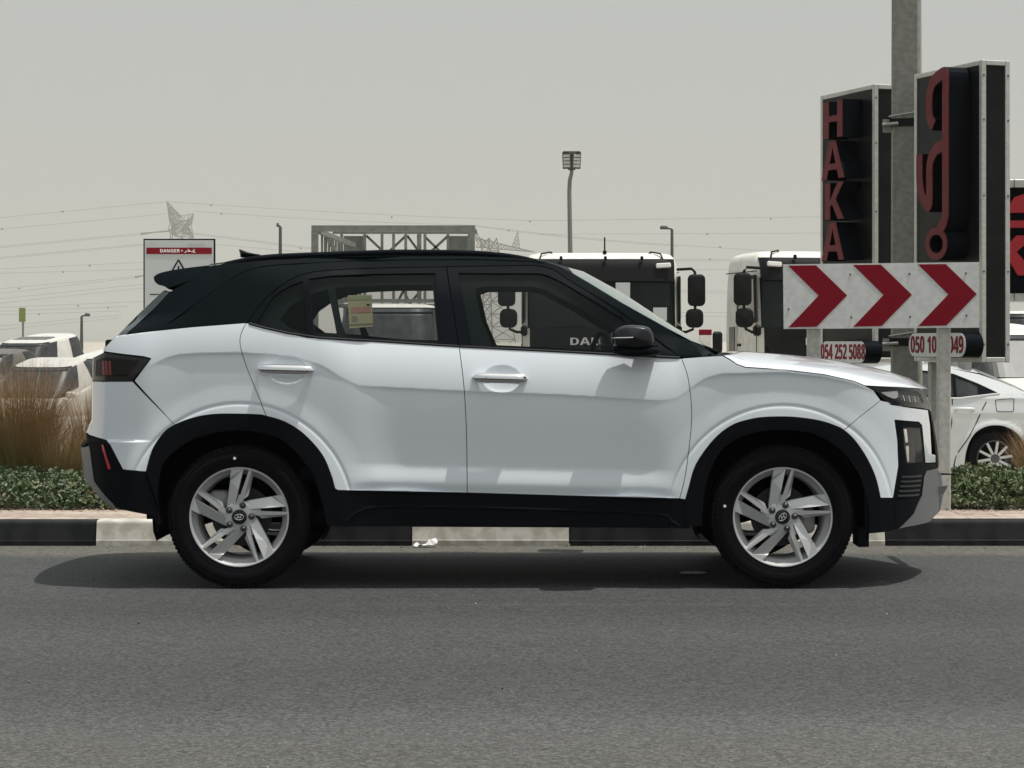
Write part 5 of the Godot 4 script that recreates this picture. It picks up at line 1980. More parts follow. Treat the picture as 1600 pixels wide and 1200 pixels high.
func make_wheel(car: Node3D, hub: Vector3, spin: float, flip: bool) -> void:
	var w := Node3D.new()
	w.name = "wheel"
	car.add_child(w, true)
	w.position = hub
	if flip:
		w.rotation.y = PI
	var R := 0.238
	# tyre
	var g := Geo.new()
	var prof := [Vector2(0.222, -0.205), Vector2(0.27, -0.222), Vector2(0.315, -0.218), Vector2(0.334, -0.200), Vector2(0.342, -0.18)]
	for k in 3:
		var z := -0.155 + k * 0.045
		prof.append_array([Vector2(0.343, z - 0.012), Vector2(0.3432, z), Vector2(0.335, z + 0.0005), Vector2(0.335, z + 0.009), Vector2(0.3432, z + 0.0095)])
	prof.append_array([Vector2(0.342, -0.035), Vector2(0.336, -0.018), Vector2(0.326, -0.006), Vector2(0.318, -0.001), Vector2(0.314, 0.000), Vector2(0.312, -0.003), Vector2(0.295, 0.002), Vector2(0.285, 0.002), Vector2(0.272, 0.000), Vector2(0.270, -0.003), Vector2(0.255, -0.005), Vector2(0.243, -0.009), Vector2(0.2385, -0.016)])
	g.lathe(prof, 96)
	for k in 96:   # shoulder blocks
		var a := TAU * k / 96.0
		g.box(Vector3(cos(a), sin(a), 0) * 0.3345 + Vector3(0, 0, -0.017), Vector3(0.012, 0.013, 0.022), Basis(Vector3(0, 0, 1), a))
	put("tyre", g.mesh(), M.tyre, w)
	var dot := CylinderMesh.new()
	dot.top_radius = 0.007
	dot.bottom_radius = 0.007
	dot.height = 0.002
	dot.radial_segments = 16
	put("paint_dot", dot, M.dot, w, Vector3(-0.02, 0.283, 0.003).rotated(Vector3(0, 0, 1), spin * 1.02), Vector3(PI / 2, 0, 0))
	# rim
	g = Geo.new()
	g.lathe([Vector2(0.205, -0.19), Vector2(0.232, -0.19), Vector2(0.2395, -0.02), Vector2(0.2400, -0.010), Vector2(0.2375, -0.006), Vector2(0.232, -0.007), Vector2(0.229, -0.012), Vector2(0.222, -0.030), Vector2(0.205, -0.055), Vector2(0.198, -0.10), Vector2(0.196, -0.19)], 96)
	put("rim", g.mesh(), M.alloy, w)
	# spokes: five pairs, each a broad faceted blade and a narrow one
	var pm := _spoke_meshes(R)
	for k in 5:
		var o := put("spoke", pm[0], M.alloy, w, Vector3(0, 0, -0.009), Vector3(0, 0, spin + TAU * k / 5.0))
		o.set_meta("shape", "broad")
		put("spoke", pm[1], M.alloy, w, Vector3(0, 0, -0.009), Vector3(0, 0, spin + TAU * k / 5.0))
	g = Geo.new()
	g.lathe([Vector2(0.050, -0.10), Vector2(0.078, -0.05), Vector2(0.076, -0.030), Vector2(0.066, -0.024), Vector2(0.040, -0.020), Vector2(0.036, -0.020)], 40)
	put("hub", g.mesh(), M.alloy, w)
	for k in 5:
		var a := spin + deg_to_rad(74.0) + TAU * k / 5.0
		var q := Vector3(cos(a), sin(a), 0) * 0.0585
		g = Geo.new()
		g.lathe([Vector2(0.0155, -0.05), Vector2(0.0155, -0.0145), Vector2(0.0130, -0.0135), Vector2(0.0125, -0.018), Vector2(0.0100, -0.018), Vector2(0.0095, -0.012), Vector2(0.006, -0.009), Vector2(0.001, -0.0085)], 16)
		put("lug_nut", g.mesh(), M.nut, w, q)
	g = Geo.new()
	g.lathe([Vector2(0.036, -0.03), Vector2(0.036, -0.014), Vector2(0.0335, -0.012), Vector2(0.031, -0.0135), Vector2(0.020, -0.0115), Vector2(0.001, -0.011)], 40)
	var cap := put("hub_cap", g.mesh(), M.black_gloss, w)
	g = Geo.new()
	var ring := []
	for k in 29:
		var a := TAU * k / 28.0
		ring.append(Vector3(cos(a) * 0.0215, sin(a) * 0.0135, -0.010))
	g.tube(ring, [0.0022], 6)
	g.tube([Vector3(-0.0115, -0.0085, -0.010), Vector3(-0.0035, 0.010, -0.010)], [0.0024], 6)
	g.tube([Vector3(0.0035, -0.010, -0.010), Vector3(0.0115, 0.0085, -0.010)], [0.0024], 6)
	g.tube([Vector3(-0.008, -0.0012, -0.010), Vector3(0.008, 0.0012, -0.010)], [0.0022], 6)
	put("emblem", g.mesh(), M.chrome, w, Vector3.ZERO, Vector3(0, 0, spin * 0.6))
	# brake behind the spokes
	g = Geo.new()
	g.lathe([Vector2(0.145, -0.125), Vector2(0.145, -0.105), Vector2(0.085, -0.105), Vector2(0.08, -0.07), Vector2(0.02, -0.07)], 40)
	put("brake_disc", g.mesh(), M.disc, w)
	g = Geo.new()
	g.pillow(rounded(0.10, 0.13, 0.03), 0.07, 4)
	put("brake_caliper", g.mesh(), M.caliper, w, Vector3(0.115 if spin > 0.5 else -0.105, -0.02 if spin > 0.5 else 0.06, -0.10))
	cap.set_meta("kind_of", "cap")

func _facet(g: Geo, pts: Array, tris: Array, depth: float) -> void:
	for t in tris:
		g.flat(pts[t[0]], pts[t[1]], pts[t[2]], Color.WHITE, Vector3(0, 0, 1))
	var flat2 := PackedVector2Array()
	for p in pts:
		flat2.append(Vector2(p.x, p.y))
	var cw := Geometry2D.is_polygon_clockwise(flat2)
	for k in pts.size():
		var a: Vector3 = pts[k]
		var b: Vector3 = pts[(k + 1) % pts.size()]
		var e := Vector2(b.x - a.x, b.y - a.y).normalized()
		var out := Vector3(e.y, -e.x, 0) * (-1.0 if cw else 1.0)
		g.quad(a, b, b + Vector3(0, 0, -depth), a + Vector3(0, 0, -depth), Color.WHITE, out)

func _spoke_meshes(R: float) -> Array:
	var f := func(x: float, y: float, z: float) -> Vector3: return Vector3(x * R, y * R, z)
	var g := Geo.new()
	var a := [f.call(-0.155, 0.962, 0.0), f.call(0.085, 0.970, 0.0), f.call(-0.015, 0.55, 0.001), f.call(-0.10, 0.20, -0.014), f.call(-0.18, 0.16, -0.016), f.call(-0.265, 0.21, -0.034), f.call(-0.19, 0.74, -0.022), f.call(-0.185, 0.80, -0.004), f.call(-0.175, 0.55, -0.006)]
	# the outline, then the ridge
	var rim_ := [a[0], a[1], a[2], a[3], a[4], a[5], a[6], a[7]]
	_facet(g, rim_, [[0, 1, 7], [7, 1, 6], [6, 1, 2], [6, 2, 5], [5, 2, 3], [5, 3, 4]], 0.034)
	var g2 := Geo.new()
	var b := [f.call(0.205, 0.958, 0.0), f.call(0.245, 0.945, 0.0), f.call(0.285, 0.935, -0.022), f.call(0.205, 0.58, -0.030), f.call(0.17, 0.42, -0.022), f.call(0.085, 0.36, -0.012), f.call(-0.06, 0.12, -0.016), f.call(-0.125, 0.14, -0.018), f.call(0.01, 0.42, -0.010)]
	var rib: Vector3 = f.call(0.115, 0.58, 0.001)
	b.insert(0, f.call(0.205, 0.958, 0.0))
	b.remove_at(0)
	_facet(g2, b, [[0, 1, 8], [1, 5, 8], [1, 2, 3], [1, 3, 5], [3, 4, 5], [8, 5, 6], [8, 6, 7]], 0.034)
	# the web between the two blades, set deep
	var g3 := [f.call(-0.02, 0.45, -0.020), f.call(0.09, 0.45, -0.020), f.call(0.02, 0.15, -0.022), f.call(-0.12, 0.15, -0.022)]
	_facet(g2, g3, [[0, 1, 2], [0, 2, 3]], 0.02)
	rib = rib
	return [g.mesh(), g2.mesh()]

func white_car() -> void:
	belt = table(line([0, 540, 145, 530, 181, 524, 225, 518.5, 300, 511, 385, 504.5, 412, 512, 450, 521, 500, 528.5, 580, 533, 717, 542, 880, 550, 955, 554, 1065, 560, 1100, 557, 1135, 545, 1200, 480, 1600, 300]), 5)
	crest = table(line([0, 600, 145, 590, 200, 582, 235, 572, 255, 561, 275, 554.5, 320, 551.5, 375, 551, 425, 554, 475, 562, 505, 572, 530, 588, 560, 603, 720, 611, 880, 617, 1030, 626, 1060, 622, 1085, 602, 1101, 591, 1129, 584, 1225, 582, 1290, 589, 1335, 599, 1380, 616, 1430, 640, 1600, 700]), 6)
	step_amt = table(line([0, 0.0, 230, 0.0, 290, 0.0075, 440, 0.0075, 520, 0.003, 545, 0.0008, 600, 0.0062, 980, 0.0062, 1045, 0.001, 1080, 0.001, 1130, 0.008, 1280, 0.008, 1360, 0.002, 1600, 0.0]), 8)
	var car := thing("white_car", "white compact SUV with black roof, side on in the road, alloy wheels", "car")
	# shared seams
	var split_rear := line([181, 525, 225, 519, 300, 511, 384.5, 504.5])
	var seam_rear := spline([385, 504.5, 376.5, 522, 375.5, 540, 385, 572.5, 400, 610, 416, 650], 5)
	var arch_rear := spline([228, 737, 238, 703, 255, 677, 272.5, 664, 301, 653, 330, 647.5, 359, 646.5, 402, 647.5, 416, 650, 445, 659, 474, 677.5, 502.5, 709, 517, 741, 522.6, 761], 4)
	var seam_mid := spline([717.5, 542, 725, 605, 729, 680, 730, 770], 5)
	var seam_front := spline([1065, 560, 1075, 590, 1080.6, 637, 1079, 679, 1071, 742, 1062, 779], 5)
	var arch_front := spline([1071, 780.5, 1076.5, 761, 1087.5, 725.5, 1115, 687, 1142.5, 665, 1170, 655.5, 1197.5, 651.5, 1239, 651.5, 1280, 657, 1307.5, 666, 1318.5, 672, 1335, 687, 1354, 714.5, 1368, 745, 1376, 778], 4)
	var hood_seam := line([1129, 556, 1140, 562, 1151, 569, 1164.5, 574, 1225, 578, 1288, 585.5, 1335, 596, 1351.5, 603])
	var cut := func(a: Array, lo: Vector2, hi: Vector2) -> Array:   # the stretch of a curve between the points nearest two places
		var i := 0
		var j := 0
		for k in a.size():
			if a[k].distance_to(lo) < a[i].distance_to(lo): i = k
			if a[k].distance_to(hi) < a[j].distance_to(hi): j = k
		return a.slice(i, j + 1)
	var bump_rear := Vector2(272.5, 664)
	var bump_front := Vector2(1318.5, 672)
	# white panels
	var quarter: Array = split_rear + seam_rear.slice(1) + back(cut.call(arch_rear, bump_rear, Vector2(416, 650))).slice(1) + line([262, 652, 210, 595, 236, 560, 225, 557, 190, 553, 162, 549, 162, 545])
	both("rear_quarter_panel", side_geo(quarter, [], 0.0, 0.0015, 0.014, 0.0055), M.paint, car)
	var rbump: Array = line([207, 596, 262, 652]) + back(cut.call(arch_rear, Vector2(228, 737), bump_rear)) + line([192, 733.5, 172, 695, 166, 687.5, 136, 679, 136, 676, 141, 666, 144.5, 657, 145, 596])
	both("rear_bumper_cover", side_geo(rbump, []), M.paint, car)
	var rdoor: Array = seam_rear + cut.call(arch_rear, Vector2(416, 650), Vector2(522.6, 761)).slice(1) + line([524, 764, 528, 766, 730, 770]) + back(seam_mid).slice(1) + line([580, 533, 480, 527.5, 450, 521, 412.5, 512.5])
	both("rear_door", side_geo(rdoor, [], 0.0, 0.0018, 0.014, 0.0055), M.paint, car)
	var fdoor := seam_mid + line([900, 775, 1062, 779]) + back(seam_front).slice(1) + line([955, 554, 880, 550])
	both("front_door", side_geo(fdoor, [], 0.0, 0.0018, 0.014, 0.0055), M.paint, car)
	var fender: Array = seam_front + cut.call(arch_front, Vector2(1071, 780.5), bump_front) + line([1345, 650, 1376, 625.5, 1365, 610]) + back(hood_seam) + line([1097.5, 557.5])
	both("front_fender", side_geo(fender, [], 0.0, 0.0015, 0.014, 0.0055), M.paint, car)
	var fbump: Array = line([1376, 625.5, 1345, 650]) + cut.call(arch_front, bump_front, Vector2(1376, 778)) + line([1395.5, 778, 1404, 728, 1402.5, 690, 1398, 656, 1437, 659.5, 1442, 665, 1448, 724, 1466.5, 724, 1466, 712, 1459, 710, 1456, 665, 1452, 641, 1425, 637.5, 1393, 632.5, 1381, 627])
	both("front_bumper_cover", side_geo(fbump, []), M.paint, car)
	# black cladding
	var in_rear := spline([511, 822, 502, 781, 488, 741, 462, 706, 431, 683, 387, 673.5, 344, 674.5, 301, 687, 261, 716, 249, 745, 246, 781, 250, 805], 4)
	var clad_rear := arch_rear + line([524, 764, 528, 766, 528, 800, 524, 822]) + in_rear + line([240, 770])
	both("wheel_arch_trim", side_geo(clad_rear, [], 0.006, 0.0008, 0.05), M.cladding, car)
	var in_front := spline([1352, 804, 1350.5, 764, 1333, 726, 1304.5, 696, 1270, 678, 1240, 672.5, 1206, 672.5, 1161, 681, 1126, 706, 1103, 758, 1097, 822], 4)
	var clad_front := arch_front + line([1378, 800, 1368, 830, 1352, 834]) + in_front + line([1078, 822, 1068, 800])
	both("wheel_arch_trim", side_geo(clad_front, [], 0.006, 0.0008, 0.05), M.cladding, car)
	var sill := line([527, 767, 730, 771, 900, 776, 1072, 781, 1072, 800, 1080, 826, 1000, 825, 524, 823, 527, 800])
	both("sill_trim", side_geo(sill, [], 0.002, 0.0008, 0.05), M.cladding, car)
	both("sill_trim", ribbon(spline([541, 815, 560, 800, 600, 792, 760, 794, 900, 798, 1029, 804, 1050, 815, 1060, 822], 5), 0.010, -0.003), M.cladding, car)
	var rlow := line([136.5, 680, 166, 688.5, 172, 696, 192, 734.5, 227, 738, 238, 770, 249, 806, 251, 819, 247, 821, 240, 812, 235, 805, 189, 796, 175, 787, 144.5, 752, 137.5, 703])
	both("rear_bumper_lower", side_geo(rlow, [], 0.0, 0.0008, 0.04), M.cladding, car)
	both("rear_skid_trim", side_geo(line([137.5, 697, 139, 703, 146, 752, 176, 787, 183, 796, 155, 778, 131, 747, 127, 700]), [], 0.004, 0.0, 0.03), M.skid, car)
	both("reflector", side_geo(line([158, 695, 161, 695, 173, 733, 169, 733]), [], 0.004, 0.0, 0.01, 0.02), M.red_lens, car)
	var flow := line([1376.5, 779, 1395.5, 779, 1398, 778, 1438, 776, 1428, 803, 1406, 825, 1388, 831, 1353, 834, 1368, 828, 1377, 800])
	both("front_bumper_lower", side_geo(flow, [], 0.0, 0.0008, 0.04), M.cladding, car)
	both("front_skid_trim", side_geo(line([1450.5, 736.5, 1467, 734, 1472, 742, 1475, 775, 1470, 803, 1456, 816, 1418, 823, 1405, 826, 1428.5, 803, 1442, 775, 1446, 745]), [], 0.004, 0.0, 0.03), M.skid, car)
	# lamp panel at the front corner
	var lamp_hole := line([1411, 667, 1440, 669, 1443, 700, 1445, 722, 1418, 724, 1413, 700])
	both("fog_lamp_panel", side_geo(line([1399, 657, 1436, 660.5, 1441, 666, 1447.5, 725, 1467, 725, 1467, 734, 1450.5, 736.5, 1446, 745, 1440, 775, 1437, 776, 1397, 778, 1405, 728, 1403.5, 690]), [lamp_hole], -0.004, 0.0005, 0.04), M.black_satin, car)
	both("fog_lamp_lens", side_geo(lamp_hole, [], -0.008, 0.0, 0.0), M.lamp_glass, car)
	both("fog_lamp_reflector", side_geo(line([1412, 668, 1441, 670, 1446, 723, 1418, 725, 1413, 700]), [], -0.05, 0.0, 0.0), M.lamp_dark, car)
	both("fog_lamp_bowl", side_geo(line([1412, 670, 1417, 671, 1419, 691, 1415, 692]), [], -0.03, 0.0, 0.01, 0.02), M.chrome, car)
	both("fog_lamp_bowl", side_geo(line([1415, 697, 1420, 697, 1421, 721, 1418, 722]), [], -0.03, 0.0, 0.01, 0.02), M.chrome, car)
	for k in 5:
		var yy := 744.0 + k * 7.4
		both("louvre", side_geo(line([1410 - k * 1.6, yy, 1442 - k * 1.2, yy - 1.5, 1442 - k * 1.2, yy + 1.4, 1410 - k * 1.6, yy + 2.6]), [], 0.008, 0.0, 0.012, 0.02), M.rib, car)
	# headlight
	var head := line([1352.5, 603.5, 1400, 605.5, 1437, 607.5, 1445, 613, 1452, 628, 1455, 641, 1440, 637.5, 1425, 636.5, 1393, 631.5, 1381, 625, 1366, 609])
	both("headlight_housing", side_geo(head, [], -0.045, 0.0005, 0.0), M.lamp_dark, car)
	both("headlight_lens", side_geo(head, [], -0.002, 0.0008, 0.0), M.lamp_glass, car)
	both("headlight_rim", side_geo(head, [line([1372, 610, 1400, 609, 1433, 611.5, 1440, 616, 1445, 630, 1425, 628, 1396, 624, 1385, 619])], 0.0, 0.0008, 0.02), M.black_gloss, car)
	for k in 4:
		var xx := 1405.0 + k * 9.0
		both("headlight_module", side_geo(line([xx, 617 + k * 0.7, xx + 6, 617.5 + k * 0.7, xx + 9, 627 + k, xx + 3, 626 + k]), [], -0.018, 0.0, 0.02, 0.02), M.black_gloss, car)
		both("headlight_module", side_geo(line([xx + 5.8, 617.5 + k * 0.7, xx + 7, 617.5 + k * 0.7, xx + 10, 627 + k, xx + 8.8, 627 + k]), [], -0.014, 0.0, 0.01, 0.02), M.chrome, car)
	both("headlight_reflector", side_geo(line([1376, 613, 1402, 611, 1405, 620, 1398, 623, 1388, 620]), [], -0.025, 0.0, 0.01, 0.02), M.lamp_silver, car)
	# tail light
	var tail := line([145, 595, 145.5, 559, 162, 551, 190, 555, 225, 559, 235, 561, 207, 595])
	both("tail_light_lens", side_geo(tail, [], 0.001, 0.0008, 0.0), M.tail_glass, car)
	both("tail_light_housing", side_geo(tail, [], -0.03, 0.0, 0.0), M.lamp_dark, car)
	both("tail_light_rim", side_geo(tail, [line([149, 588, 150, 563, 162, 558, 190, 561, 218, 564, 199, 588])], 0.003, 0.0008, 0.012), M.black_gloss, car)
	for k in 3:
		both("tail_light_bar", side_geo(line([159 + k * 5.2, 564, 162.4 + k * 5.2, 564, 163.4 + k * 5.2, 586, 160 + k * 5.2, 586]), [], -0.012, 0.0, 0.01, 0.02), M.red_lens, car)
	# black glasshouse
	var dlo_top := spline([387, 503, 412, 470, 437, 447.5, 462.5, 432.5, 500, 423.5, 580, 419, 697, 416.5, 790, 415, 838, 415, 866, 422, 895, 441, 970, 487.5, 1062, 557.5], 5)
	var roof_edge := line([1097.5, 557, 1080, 532, 1045, 514, 970, 472, 895, 426.5, 872, 415, 850, 408, 805, 402.5, 730, 400, 630, 400, 480, 403, 425, 406, 370, 410, 337, 414, 327, 415.5])
	var pillar := dlo_top + roof_edge + line([297, 438, 265, 456, 240, 482, 215, 505, 195, 523, 225, 518, 300, 510.3, 384, 503.8])
	both("roof_pillar_panel", side_geo(pillar, [], 0.0, 0.0012, 0.02), M.black_paint, car)
	both("body_crease", ribbon(line([262, 506, 300, 479, 337, 452, 365, 433, 387, 421, 410, 416.5, 440, 413, 480, 411, 560, 407, 640, 405.5, 740, 405, 830, 408, 850, 411]), 0.0035, 0.0), M.black_paint, car)
	var main_hole := line([482.5, 436, 517, 430.5, 580, 428, 680, 426.5, 687.5, 535.5, 600, 532, 492, 525.5, 486, 480])
	var quarter_hole := spline([402, 504.5, 425, 467, 450, 448.5, 473, 439.5], 4) + line([477, 480, 480, 524, 450, 517.5, 425, 511.5])
	var front_hole := line([716, 426.5, 845, 427, 858, 431, 880, 442, 920, 465.5, 972, 498, 985, 512, 985, 551, 880, 545.5, 738, 539])
	var cutx := func(a: Array, x0: float, x1: float) -> Array: return a.filter(func(p): return p.x >= x0 and p.x <= x1)
	var b_seam := line([697, 417, 706, 470, 717.5, 541])
	both("rear_window_frame", side_geo(cutx.call(dlo_top, 380, 696) + b_seam + line([580, 532, 480, 526.7, 450, 520, 412.5, 511.7]), [main_hole, quarter_hole], -0.004, 0.0012, 0.022), M.black_satin, car)
	both("front_window_frame", side_geo(line([698, 417]) + cutx.call(dlo_top, 698, 1070) + line([1064, 559, 955, 553.2, 880, 549.2, 718, 541.2]) + back(b_seam).slice(1, 2), [front_hole], -0.004, 0.0012, 0.022), M.black_satin, car)
	both("belt_moulding", ribbon(line([389, 505.5, 412.5, 512, 450, 520.5, 500, 528, 580, 532.5, 717, 541.2]), 0.0065, -0.001), M.black_gloss, car)
	both("belt_moulding", ribbon(line([719, 541.5, 880, 549.5, 955, 553.5, 1062, 559]), 0.0065, -0.001), M.black_gloss, car)
	both("quarter_glass", side_geo(quarter_hole, [], -0.012, -0.002, 0.0, 0.03), M.glass, car)
	both("rear_door_glass", side_geo(main_hole, [], -0.012, -0.002, 0.0, 0.03), M.glass, car)
	both("front_door_glass", side_geo(front_hole, [], -0.012, -0.002, 0.0, 0.03), M.glass, car)
	both("mirror_sail", side_geo(line([970, 493, 985, 503, 1020, 528, 1062, 557, 1000, 555, 984, 551, 984, 515]), [], 0.0, 0.0, 0.02), M.black_satin, car)
	# window sticker
	put("window_sticker", side_geo(line([543, 461.5, 581, 460.5, 583, 510, 546, 513]), [], -0.018, 0.0, 0.0, 0.03).mesh(), M.sticker, car)
	put("window_sticker", side_geo(line([548, 480, 579, 479, 580, 488, 549, 489]), [], -0.0165, 0.0, 0.0, 0.03).mesh(), M.sticker_red, car)
	put("window_sticker", side_geo(line([544, 463, 580, 462, 580.5, 468, 545, 469]), [], -0.0165, 0.0, 0.0, 0.03).mesh(), M.sticker_green, car)
	put("window_sticker", side_geo(line([573, 475, 578, 475, 578, 477, 573, 477]), [], -0.016, 0.0, 0.0, 0.03).mesh(), M.black_satin, car)
	put("window_sticker", side_geo(line([550, 494, 558, 494, 558.5, 502, 550.5, 502]), [], -0.016, 0.0, 0.0, 0.03).mesh(), M.sticker_dark, car)
	put("window_sticker", side_geo(line([546, 506, 583, 504.5, 583, 506.5, 546, 508.5]), [], -0.016, 0.0, 0.0, 0.03).mesh(), M.sticker_dark, car)
	# handles
	for h in [Vector2(447, 577.5), Vector2(781, 591)]:
		var path := []
		var rad := []
		for k in 13:
			var t := -1.0 + k / 6.0
			var q := flank(h.x + t * 43.0, h.y + 1.2 * t, 0.0)
			q.z = -0.002 + 0.030 * (1.0 - pow(absf(t), 5.0)) + (surf(q.x, q.y) if absf(t) > 0.8 else surf(q.x, q.y - 0.1)) * 0.5
			path.append(q)
			rad.append(0.025 * pow(maxf(0.0, 1.0 - pow(absf(t), 6.0)), 0.4) + 0.003)
		var g := Geo.new()
		g.tube(path, rad, 14, Vector3(1, 0.95, 0.62))
		var o := both("door_handle", g, M.chrome, car)
		var low := Geo.new()
		var lp := []
		for p in path:
			lp.append(p + Vector3(0, -0.004, 0.0135))
		low.tube(lp.slice(1, 12), [0.0042], 6)
		put("handle_dark_line", low.mesh(), M.black_gloss, o)  # black line drawn in as the dark lower reflection of the chrome
		if h.x > 700:
			for dx in [-20.0, 38.0]:
				var q2 := flank(h.x + dx, h.y - 1.0, 0.0)
				put("handle_button", soft_box(Vector3(0.018, 0.011, 0.012), 0.002), M.black_gloss, o, Vector3(q2.x, q2.y, path[6].z + (0.010 if dx < 0 else -0.002)))
	# roof rails
	var rail_px := spline([350, 411.5, 370, 407, 392, 403, 425, 399, 480, 396.5, 560, 393.5, 630, 391.8, 730, 393, 780, 396.5, 812, 401, 838, 407], 4)
	var rail := Geo.new()
	var rp := []
	for p in rail_px:
		rp.append(flank(p.x, p.y + 2.5, 0.0) + Vector3(0, 0, -0.03))
	rail.tube(rp, [0.016], 10, Vector3(1, 1, 1.3))
	both("roof_rail", rail, M.black_satin, car)
	var rail_foot := Geo.new()
	for p in rp:
		pass
	for k in range(0, rp.size() - 1):
		rail_foot.bar(rp[k] + Vector3(0, -0.018, 0), rp[k + 1] + Vector3(0, -0.018, 0), 0.022, 0.03)
	both("roof_rail", rail_foot, M.black_satin, car)
	# roof, windscreen, bonnet
	var lift := func(a: Array, off: float) -> Array:
		var o := []
		for p in a:
			o.append(flank(p.x, p.y, off))
		return o
	var mids := func(a: Array) -> Array:
		var o := []
		for p in a:
			o.append(spot(p.x, p.y, MID))
		return o
	put("roof_panel", outward(across(lift.call(line([327, 415, 370, 410, 425, 406, 480, 403, 630, 400, 730, 400, 805, 402.5, 850, 408, 895, 426.5]), -0.002), mids.call(line([345, 413, 385, 408, 440, 404, 490, 401.5, 630, 398, 725, 398.5, 795, 401, 840, 406, 884, 417.5])), 0.8), Vector3.UP).mesh(), M.black_paint, car)
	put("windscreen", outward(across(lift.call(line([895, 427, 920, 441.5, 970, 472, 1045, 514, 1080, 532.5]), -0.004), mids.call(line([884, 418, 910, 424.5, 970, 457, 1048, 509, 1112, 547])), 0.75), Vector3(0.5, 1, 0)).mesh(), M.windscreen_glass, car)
	put("cowl", outward(across(lift.call(line([1080, 532.5, 1090, 546, 1098, 557, 1129, 557]), -0.02), mids.call(line([1095, 540, 1108, 548, 1120, 553, 1145, 553])), 0.8), Vector3.UP).mesh(), M.black_satin, car)
	var hood_edge := line([1131, 555.6, 1141, 561, 1151, 568, 1164.5, 573, 1225, 577, 1288, 584.5, 1335, 595, 1351.5, 602, 1400, 604.5, 1437, 606.5])
	var hood_mid := line([1141, 551, 1150, 549, 1160, 548.8, 1175, 549.7, 1230, 553.8, 1295, 561, 1350, 571, 1383, 579, 1412, 589, 1441, 606])
	put("bonnet", outward(across(lift.call(hood_edge, 0.001), mids.call(hood_mid), 0.62, 24), Vector3.UP).mesh(), M.paint, car)
	var wiper := Geo.new()
	for s in [Vector3.ZERO, Vector3(0, 0, -0.75)]:
		wiper = Geo.new()
		var w0: Vector3 = spot(1122, 551, -0.42) + s
		wiper.tube([w0, w0 + Vector3(-0.06, 0.022, 0.0), w0 + Vector3(-0.12, 0.012, -0.10), w0 + Vector3(-0.2, 0.085, -0.45)], [0.012, 0.012, 0.009, 0.006], 8)
		put("wiper", wiper.mesh(), M.black_satin, car)
	pass
	# front face of the car from lamp to lamp
	var bulge := func(a: Array, dx: float) -> Array:
		var o := []
		for p in a:
			o.append(Vector3(p.x + dx, p.y, MID))
		return o
	for part in [["headlight_strip", [1437, 607.5, 1447, 615, 1453, 630, 1456, 643], M.black_gloss, 0.05], ["radiator_grille", [1456, 643, 1460, 665, 1464, 690, 1466, 712, 1467, 726], M.black_satin, 0.05], ["front_bumper_bar", [1467, 726, 1468, 730, 1467, 734], M.black_satin, 0.045], ["front_skid_plate", [1467, 734, 1472, 742, 1475, 775, 1470, 803, 1456, 816, 1418, 823], M.skid, 0.04]]:
		var e: Array = lift.call(line(part[1]), 0.0)
		put(part[0], outward(across(e, bulge.call(e, part[3]), 0.8), Vector3.RIGHT).mesh(), part[2], car)
	var plate := Geo.new()
	plate.box(Vector3.ZERO, Vector3(0.012, 0.12, 0.52))
	put("number_plate_holder", plate.mesh(), M.black_satin, car, flank(1474, 745, 0.0) + Vector3(0.03, 0.0, MID + 0.3))
	var hook := Geo.new()
	hook.slab([Vector2(-0.01, 0.03), Vector2(0.012, 0.016), Vector2(0.052, 0.020), Vector2(0.030, -0.022), Vector2(0.0, -0.03)], 0.01, -0.03)
	put("towing_bracket", hook.mesh(), M.skid, car, flank(1472, 767, 0.0) + Vector3(0.0, 0, -0.02))
	var rod := Geo.new()
	rod.tube([flank(1470, 744, 0.0) + Vector3(0, 0, -0.1), flank(1470, 744, 0.0) + Vector3(0.115, -0.002, -0.1)], [0.006, 0.003], 8)
	put("plate_bracket", rod.mesh(), M.black_satin, car)
	# rear face
	for part in [["tailgate", [162, 545, 162, 551, 145.5, 559], M.paint, -0.07], ["tail_light_strip", [145.5, 559, 145, 577, 145, 595], M.black_gloss, -0.08], ["tailgate", [145, 596, 144.8, 625, 144.5, 657, 136, 677], M.paint, -0.09], ["rear_bumper_lower", [136.5, 680, 137, 690, 128, 699], M.cladding, -0.09], ["rear_skid_plate", [127, 700, 131, 747, 155, 778, 189, 796, 235, 805], M.skid, -0.08]]:
		var e: Array = lift.call(line(part[1]), 0.0)
		put(part[0], outward(across(e, bulge.call(e, part[3]), 0.8), Vector3.LEFT).mesh(), part[2], car)
	var rg_edge: Array = lift.call(line([258, 452, 240, 468, 215, 492, 195, 510, 181, 525]), -0.01)
	both("rear_window_edge", side_geo(line([254, 455, 264, 457, 240, 483, 215, 506, 195, 523, 181, 525, 215, 492]), [], -0.004, 0.0005, 0.01), M.dark_glass, car)
	put("rear_window", outward(across(rg_edge, bulge.call(rg_edge, -0.06), 0.8), Vector3(-1, 0.5, 0)).mesh(), M.dark_glass, car)
	var lip: Array = lift.call(line([181, 525, 170, 537, 162, 545]), 0.0)
	put("tailgate", outward(across(lip, bulge.call(lip, -0.05), 0.8), Vector3(-1, 0.5, 0)).mesh(), M.paint, car)
	# roof spoiler
	var sp := spline([327, 414.5, 300, 417.5, 275, 421, 255, 425, 245, 428.5, 239.5, 433], 3) + line([241.5, 440, 247, 444.5, 255, 445.5, 262, 451, 297, 438.5])
	both("spoiler_side", side_geo(sp, [], 0.001, 0.0012, 0.02), M.black_paint, car)
	var sp_e: Array = lift.call(spline([327, 414.5, 300, 417.5, 275, 421, 255, 425, 245, 428.5, 239.5, 433], 3) + line([241.5, 440, 247, 444.5, 255, 445.5, 262, 451]), -0.002)
	put("spoiler", outward(across(sp_e, bulge.call(sp_e, -0.04), 0.8), Vector3(-0.3, 1, 0)).mesh(), M.black_paint, car)
